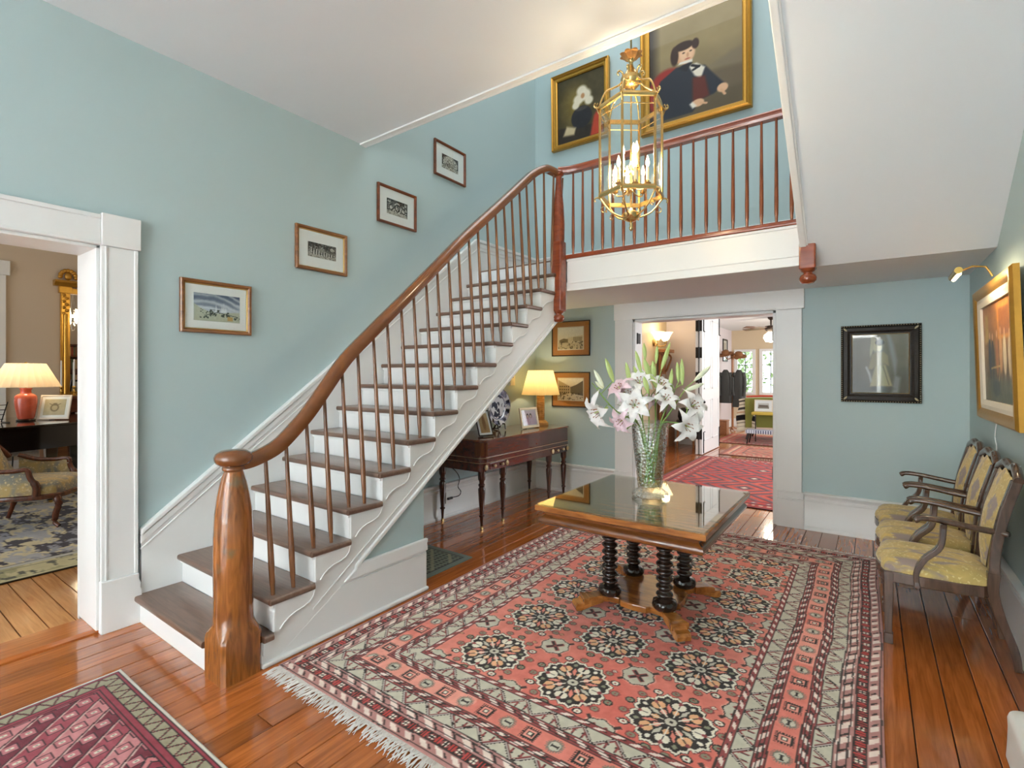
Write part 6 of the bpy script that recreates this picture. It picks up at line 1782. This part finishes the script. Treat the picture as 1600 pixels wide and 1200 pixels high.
e = desk_frame('photo_frame', 'gold and black frame standing on the parlour mantel by the candlesticks', -9.35, 2.42, PI / 2 - .5, .26, .22, .03, FRB, Canvas(10, 10, 1, (226, 204, 150)), .02, .2, z=1.191)
# low chest and music case beyond the piano
ck = empty('wooden_chest', (-9.06, 2.06, 0), 0, 'small brown wooden chest seen beneath the piano', 'chest')
OAK = wood('oak', (138, 88, 50), (184, 128, 80), .35, .3, 'y')
MB().box((-.2, -.24, .04), (.2, .24, .56)).build('body', OAK, ck, bevel=.01)
MB().box((-.22, -.26, .56), (.22, .26, .60)).build('lid', OAK, ck, bevel=.01)
MB().box((.2, -.2, .10), (.206, .2, .32)).build('drawer', OAK, ck, bevel=.004)
for sx in (-.17, .17):
    for sy in (-.2, .2): MB().box((sx - .025, sy - .025, 0), (sx + .025, sy + .025, .04)).build('foot', OAK, ck)
ms = empty('book_stand', (-9.05, 1.58, .0), .3, 'small white stand with a slanted top under the piano', 'stand')
MB().obox((0, 0, .52), (.26, .30, .03), Matrix.Rotation(.45, 3, 'Y')).build('slanted_top', TRIM, ms, bevel=.004)
MB().tube([(0, -.08, 0), (0, -.06, .5)], .008, 6).tube([(0, .08, 0), (0, .06, .5)], .008, 6).tube([(-.1, -.08, .008), (.1, -.08, .008)], .008, 6).tube([(-.1, .08, .008), (.1, .08, .008)], .008, 6).build('legs', IRON, ms)
# crystal chandelier and bookcase (they show in the mirror)
cc = empty('crystal_chandelier', (-6.8, 2.95, 0), 0, 'crystal chandelier with lit bulbs reflected in the gilt mirror', 'chandelier')
CRY = glass('crystal', (255, 255, 255), 1.5)
MB().tube([(0, 0, 3.0), (0, 0, 3.5)], .008, 6).lathe([(.02, 2.35), (.05, 2.45), (.02, 2.55), (.04, 2.75), (.015, 3.0)], (0, 0, 0), 12).build('stem', CRY, cc, smooth=50)
for k in range(8):
    a = k * PI / 4; ca, sa = math.cos(a), math.sin(a)
    arm = MB().tube(catmull([(.03 * ca, .03 * sa, 2.5), (.15 * ca, .15 * sa, 2.42), (.28 * ca, .28 * sa, 2.46), (.32 * ca, .32 * sa, 2.54)], 4), .008, 6).build('arm', CRY, cc, smooth=60)
    MB().lathe([(.01, 2.54), (.03, 2.55), (.008, 2.56), (.010, 2.66), (0, 2.66)], (.32 * ca, .32 * sa, 0), 8).build('candle', CANDLE, arm)
    MB().ball((.32 * ca, .32 * sa, 2.69), (.016, .016, .032), 8, 6).build('bulb', FLAME, arm)
    dr = MB()
    for q in range(4): dr.ball((.32 * ca, .32 * sa, 2.50 - .05 * q), (.012, .012, .022), 6, 4)
    for q in range(5):
        t = (q + .5) / 5; dr.ball(((.04 + .28 * t) * ca, (.04 + .28 * t) * sa, 2.78 - .2 * t - .1 * math.sin(PI * t)), (.01, .01, .014), 6, 4)
    dr.build('crystal_drops', CRY, cc, smooth=60)
point('parlour_chandelier_light', (-6.8, 2.95, 2.62), 14, WARM, .15)
bk = empty('bookcase', (-4.12, 3.55, 0), 0, 'dark wooden bookcase against the parlour wall, seen in the mirror', 'bookcase')
MB().box((-.16, -.6, 0), (.16, -.57, 2.2)).box((-.16, .57, 0), (.16, .6, 2.2)).box((.14, -.57, 0), (.16, .57, 2.2)).box((-.16, -.57, 2.17), (.14, .57, 2.2)).build('carcass', DKW, bk)
shz = (.05, .48, .86, 1.24, 1.60, 1.90)
for z in shz: MB().box((-.15, -.57, z), (.14, .57, z + .025)).build('shelf', DKW, bk)
bcols = [plain('book_cloth_%s' % n_, c_, .6) for n_, c_ in (('tan', (176, 150, 110)), ('red', (130, 60, 44)), ('green', (86, 96, 70)), ('brown', (120, 84, 58)))]
bmesh_ = {}
for z in shz[3:]:
    y = -.55; k = 0
    while y < .5:
        t = (.03, .038, .045)[k % 3]; hh = (.20, .215, .23)[(k * 7) % 3]; mi = (k * 5 + int(z * 10)) % 4
        key = (t, hh, mi)
        if key not in bmesh_:
            o = MB().box((-.08, 0, 0), (.08, t - .002, hh)).build('book', bcols[mi]); bmesh_[key] = o.data
        else: o = bpy.data.objects.new('book', bmesh_[key]); COL.objects.link(o)
        o.location = (-4.15, 3.55 + y, z + .0255)
        tag(o, 'cloth-bound book on the upper shelves of the parlour bookcase', 'book', 'books in the parlour bookcase')
        y += t; k += 1
# ================================================================== rear hall
d1 = tag(empty('door_1', (-2.60, 10.25, 0)), kind='structure')
def dpart(mb, name, mat, parent=None, **k): return mb.build(name, mat, parent or d1, **k)
for s_, nm in ((-1, 'door_leaf'), (1, 'door_leaf')):
    xc = s_ * .034
    lf = dpart(MB().box((xc - .026, -.65, .012), (xc + .026, .65, 2.76)), nm, TRIM, bevel=.004)
    xf = xc + .026 * s_
    for (ya, yb) in ((-.53, -.06), (.06, .53)):
        for za, zb in ((.25, 1.02), (1.22, 2.55)):
            m = MB()
            for a, b in (((ya, za), (yb, za + .02)), ((ya, zb - .02), (yb, zb)), ((ya, za), (ya + .02, zb)), ((yb - .02, za), (yb, zb))):
                m.box((min(xf, xf + s_ * .010), a[0], a[1]), (max(xf, xf + s_ * .010), b[0], b[1]))
            m.build('panel_moulding', TRIM, lf)
for zz in (.39, .90, 1.44, 1.90, 2.40):
    dpart(MB().box((-.058, -.656, zz - .10), (-.012, -.651, zz + .10)).box((.012, -.656, zz - .10), (.058, -.651, zz + .10)).tube([(0, -.662, zz - .11), (0, -.662, zz + .11)], .012, 8), 'hinge', IRON)
dpart(MB().tube([(0, -.658, .02), (0, -.658, 2.75)], .006, 6), 'pivot_rod', IRON)
for yy in (-.58, .60):
    dpart(MB().tube([(.068, yy, .03), (.068, yy, .42), (.095, yy, .43)], .010, 6), 'bolt', IRON)
    dpart(MB().tube([(.068, yy, 2.30), (.068, yy, 2.74)], .010, 6).tube([(.068, yy, 2.30), (.095, yy, 2.29)], .010, 6), 'bolt', IRON)
dpart(MB().ball((.085, -.59, .98), .022, 10, 8), 'knob', IRON, smooth=60)

# wall sconce with frilled shades over a wooden bracket
sn = empty('wall_sconce', (XL, 10.1, 2.15), 0, 'lit three-shade brass wall sconce beyond the rear doorway', 'lamp')
FRIL = glow('frilled_glass_lit', (255, 226, 170), 1.8)
MB().lathe([(.0, 0), (.07, .002), (.08, .012), (.05, .025), (.02, .03), (0, .03)], (0, 0, 0), 16, R=Matrix.Rotation(PI / 2, 3, 'Y')).build('backplate', DKBRASS, sn, smooth=50)
for dx, dy in ((.16, -.22), (.26, 0), (.16, .22)):
    arm = MB().tube(catmull([(.03, 0, 0), (dx * .5, dy * .5, -.08), (dx, dy, -.05), (dx, dy, .03)], 4), .009, 6).build('arm', DKBRASS, sn, smooth=60)
    MB().lathe([(.03, .03), (.06, .06), (.08, .11), (.10, .16), (.13, .20)], (dx, dy, 0), 24, wob=lambda r, z, a: r * (1 + (.10 if z > .15 else .03) * math.cos(8 * a))).build('shade', FRIL, arm, smooth=60)
point('sconce_light', (XL + .25, 10.1, 2.42), 5, WARM, .08)
tg = empty('hall_stand', (-3.50, 10.45, 0), 0, 'tall brown wooden hall stand partly hidden by the lilies', 'stand')
MB().box((-.10, -.20, 0), (.12, .20, .45)).build('base', OAK, tg, bevel=.008)
MB().box((-.10, -.17, .45), (-.05, .17, 1.95)).build('back_panel', OAK, tg, bevel=.008)
MB().box((-.10, -.24, 1.95), (.10, .24, 2.02)).build('cornice', OAK, tg, bevel=.01)
for s_ in (-1, 1): MB().tube(catmull([(-.04, s_ * .17, 1.95), (.06, s_ * .15, 1.85), (.0, s_ * .13, 1.65), (-.04, s_ * .13, 1.55)], 4), .02, 8).build('scroll_bracket', OAK, tg, smooth=60)
MB().box((-.05, -.11, .7), (-.044, .11, 1.5)).build('mirror_plate', mmir, tg)
sl = empty('wooden_stool', (-3.13, 10.55, 0), .3, 'wooden stool with dark seat against the pale rear hall wall', 'stool')
for sx in (-.14, .14):
    for sy in (-.14, .14): MB().tube([(sx * 1.15, sy * 1.15, 0), (sx, sy, .48)], .02, 8).build('leg', OAK, sl, smooth=60)
MB().box((-.18, -.18, .48), (.18, .18, .54)).build('seat', IRON, sl, bevel=.015)
MB().tube([(-.15, -.15, .2), (.15, -.15, .2), (.15, .15, .2), (-.15, .15, .2)], .012, 6, closed=True).build('stretcher', OAK, sl)
hb = MB().lathe([(0, 0), (.12, 0), (.15, .08), (.14, .20), (.08, .26), (0, .27)], (0, 0, 0), 14).build('black_bag', IRON, None, smooth=60)
hb.location = (-3.13, 10.55, .541); tag(hb, 'black bag slumped on the stool in the rear hall', 'bag')

# ================================================================== garden room
GRN = plain('olive_velvet', (126, 128, 54), .8, var=.08, vs=8, sheen=.3)
RED = plain('red_piping', (170, 60, 40), .7)
MUS = plain('mustard_cloth', (198, 172, 74), .8)
ga = empty('green_armchair', (-1.78, 12.75, .012), 0, 'olive green armchair seen from behind in the far room', 'armchair')
MB().sheet(lambda u, v: (-.52 + 1.04 * u, -.36 - .05 * v, .30 + .66 * v + .02 * math.sin(PI * u)), 8, 6, -.14).build('backrest', GRN, ga, smooth=60)
MB().tube([(-.52, -.36, .96), (-.25, -.38, .985), (0, -.38, .99), (.25, -.38, .985), (.52, -.36, .96)], .035, 8).build('top_roll', RED, ga, smooth=60)
for s_ in (-1, 1):
    MB().box((s_ * .52 - .07, -.28, .28), (s_ * .52 + .07, .42, .66)).build('arm', GRN, ga, bevel=.04, seg=3)
    for yy in (-.30, .36): MB().tube([(s_ * .53, yy - .05 * (yy < 0), 0), (s_ * .46, yy, .30)], [.02, .035], 8).build('leg', EBON, ga)
MB().box((-.45, -.22, .28), (.45, .42, .46)).build('seat', GRN, ga, bevel=.04, seg=3)
# striped blanket over the left arm
def blanket(X, Y): pass
nx, ny = 24, 80
u = np.linspace(0, 1, nx); v = np.linspace(0, 1, ny); U_, V_ = np.meshgrid(u, v)
P = np.zeros((ny, nx, 3)); 
P[..., 0] = -.66 + .40 * U_ - .06 * V_ + .02 * np.sin(V_ * 9); P[..., 1] = -.50 - .05 * np.sin(U_ * 7 + 1) * V_ ; P[..., 2] = .93 - .74 * V_ + .03 * np.sin(U_ * 3.1)
C = np.zeros((ny, nx, 3)) + np.array((216, 206, 180), float)
for a, b, col in ((.05, .09, (70, 66, 62)), (.16, .20, (150, 140, 120)), (.26, .34, (62, 60, 58)), (.40, .44, (190, 150, 110)), (.50, .66, (30, 28, 28)), (.72, .75, (150, 140, 120)), (.84, .86, (120, 110, 96))): C[(V_ > a) & (V_ < b)] = col
bl = grid_mesh('throw_blanket', P, C, PILE, None, .02, (0, .8, 0)); bl.location = (-1.78, 12.75, .0)
tag(bl, 'cream and black striped blanket thrown over the green armchair', 'blanket')
bn = empty('low_bench', (-1.72, 11.78, .012), 0, 'low bench with blue and white lattice top before the green chair', 'bench')
LAT = Canvas(80, 30, 2, (206, 208, 216)); q = (np.abs(((LAT.U * 20 + LAT.V * 5) % 1) - .5) < .2) | (np.abs(((LAT.U * 20 - LAT.V * 5) % 1) - .5) < .2); LAT.mix(q.astype(float), (74, 78, 104))
P = np.zeros((30, 80, 3)); P[..., 0] = -.46 + .92 * LAT.U; P[..., 1] = -.16 + .32 * LAT.V; P[..., 2] = .30
grid_mesh('cushion_top', P, LAT.C, PILE, bn, .07, (0, 0, -1))
for sx in (-.4, .4):
    for sy in (-.12, .12): MB().tube([(sx * 1.1, sy * 1.1, 0), (sx, sy, .235)], [.014, .022], 8).build('leg', EBON, bn)
st2 = empty('console_shelf', (-1.73, 12.06, 0.012), 0, 'mustard-topped narrow table behind the green armchair', 'table')
MB().box((-.40, -.09, .60), (.46, .10, .66)).build('top', MUS, st2, bevel=.015)
for sx in (-.34, .40): MB().tube([(sx, .06, 0), (sx, .06, .60)], .012, 8).build('leg', EBON, st2)
TREES = Canvas(40, 26, 1.5, (206, 200, 190)); TREES.grad((150, 140, 126), (220, 216, 208), .2, .8); TREES.poly([(.1, .25), (.9, .25), (.9, .6), (.1, .66)], (120, 104, 92), .04)
desk_frame('photo_frame', 'white-framed landscape photo standing on the mustard table', -1.90, 12.06, 0, .36, .26, .02, plain('frame_offwhite', (226, 218, 200), .5), TREES, .05, .1, z=.674)
# coat tree with jackets and hats
ctree = empty('coat_tree', (-2.98, 14.2, 0), 0, 'wooden coat tree near the windows of the far room', 'coat rack')
MB().tube([(0, 0, .02), (0, 0, 2.1)], .03, 8).build('pole', OAK, ctree, smooth=60)
for k in range(4):
    a = k * PI / 2 + .4
    MB().tube(catmull([(0, 0, 1.95), (.12 * math.cos(a), .12 * math.sin(a), 1.9), (.2 * math.cos(a), .2 * math.sin(a), 2.0)], 4), .014, 6).build('hook', OAK, ctree, smooth=60)
    MB().tube([(0, 0, .1), (.28 * math.cos(a), .28 * math.sin(a), .012)], .018, 6).build('foot', OAK, ctree)
JK = plain('dark_leather', (44, 46, 42), .5, var=.15)
for dx, lab in ((-.14, 'dark green jacket hanging left on the coat tree'), (.19, 'black jacket hanging right on the coat tree')):
    def fn(u, v, dx=dx):
        a = 2 * PI * u; r = (.045 + .085 * min(1, v * 4.0) ** .6 + .03 * v) * (1 + .10 * math.sin(5 * a + dx * 9) * v)
        return (dx + r * math.cos(a), -.15 + .6 * r * math.sin(a), 1.62 - (.92 + dx * .3) * v)
    jm = MB().sheet(fn, 30, 14)
    for s2 in (-1, 1): jm.tube(catmull([(dx + s2 * .10, -.15, 1.54), (dx + s2 * .135, -.17, 1.36), (dx + s2 * .14, -.19, 1.1), (dx + s2 * .12, -.20, .94)], 4), [.05] * 5 + [.048] * 4 + [.04] * 4, 8)
    o = jm.build('jacket', JK, None, smooth=70); o.location = (-2.98, 14.2, 0)
    tag(o, lab, 'jacket', 'jackets on the coat tree')
HAT = plain('straw_felt', (128, 84, 48), .8)
for dx, dz_, lab in ((-.16, 2.03, 'brown hat hooked left on top of the coat tree'), (.16, 1.98, 'brown hat hooked right on top of the coat tree')):
    o = MB().lathe([(.0, 0), (.19, -.01), (.20, .005), (.10, .015), (.09, .09), (.06, .11), (0, .105)], (0, 0, 0), 18).build('hat', HAT, None, smooth=60)
    o.location = (-2.98 + dx, 14.15, dz_); o.rotation_euler = (.35, dx, 0); tag(o, lab, 'hat', 'hats on the coat tree')
c = Canvas(20, 34, .6, (210, 206, 198)); c.ell(.5, .4, .2, .2, (110, 130, 110), .5)
e = picture('framed_print', 'dark-framed botanical print on the far room side wall', 'picture', .50, .62, .04, FRB, c, None, .06, MATW); e.location = (-3.298, 14.75, 2.16); e.rotation_euler = (0, 0, PI / 2)
bx_ = MB().box((-.12, -.14, 0), (.12, .14, .34)).box((-.13, -.15, .34), (.13, .15, .37)).build('wooden_crate', OAK, None, bevel=.01); bx_.location = (-3.0, 13.2, 0); tag(bx_, 'small reddish wooden box on the floor by the coat tree', 'box')
# ceiling fan with globe
fn_ = empty('ceiling_fan', (-1.79, 12.3, 0), 0, 'dark ceiling fan with a lit white globe in the far room', 'ceiling fan')
DKM = plain('fan_bronze', (70, 58, 48), .4, .6)
MB().lathe([(.07, 2.758), (.06, 2.72), (.02, 2.69), (.016, 2.58), (.12, 2.56), (.13, 2.50), (.10, 2.46), (.05, 2.43), (0, 2.43)], (0, 0, 0), 20).build('motor', DKM, fn_, smooth=45)
for k in range(5):
    a = k * 2 * PI / 5 + .2; R = Matrix.Rotation(a, 3, 'Z') @ Matrix.Rotation(.2, 3, 'X')
    MB().obox(R @ Vector((.40, 0, 0)) + Vector((0, 0, 2.52)), (.52, .13, .012), R).build('blade', DKW, fn_, bevel=.004)
MB().lathe([(.05, 2.43), (.07, 2.42), (.14, 2.36), (.15, 2.30), (.11, 2.22), (.0, 2.20)], (0, 0, 0), 20).build('globe', glow('fan_globe', (255, 246, 226), 5), fn_, smooth=60)
point('ceiling_fan_light', (-1.79, 12.3, 2.1), 10, (1, .88, .7), .12)
# hedge outside the windows
HG = plain('hedge_leaf', (150, 172, 120), .7, var=.4, vs=5)
for k, (x, y, s_, lab) in enumerate(((-4.1, 18.2, 1.2, 'pale green shrub outside the left far window'), (-1.3, 19.0, 1.1, 'pale green shrub outside the right far window'))):
    v = []; f = []
    for i in range(1500):
        c_ = Vector((random.gauss(0, .5), random.gauss(0, .35), random.uniform(.0, 1.0) ** .8 * 2.0)) * s_
        c_.z = abs(c_.z)
        a = Vector((random.uniform(-1, 1), random.uniform(-1, 1), random.uniform(-1, 1))).normalized() * .10; b = a.orthogonal().normalized() * .05
        n = len(v); v += [c_ - a, c_ + b, c_ + a, c_ - b]; f.append((n, n + 1, n + 2, n + 3))
    e = empty('garden_shrub', (x, y, 0), 0, lab, 'shrub', 'shrubs outside the windows')
    MB().add(v, f).build('foliage', HG, e, recalc=False)
    MB().tube([(0, 0, 0), (0, 0, 1.4)], [.06, .02], 6).build('trunk', OAK, e)
structure('floor_garden', MB().box((-8, 15.75, -.2), (5, 24, -.05)), plain('lawn', (140, 160, 110), .9, var=.2))
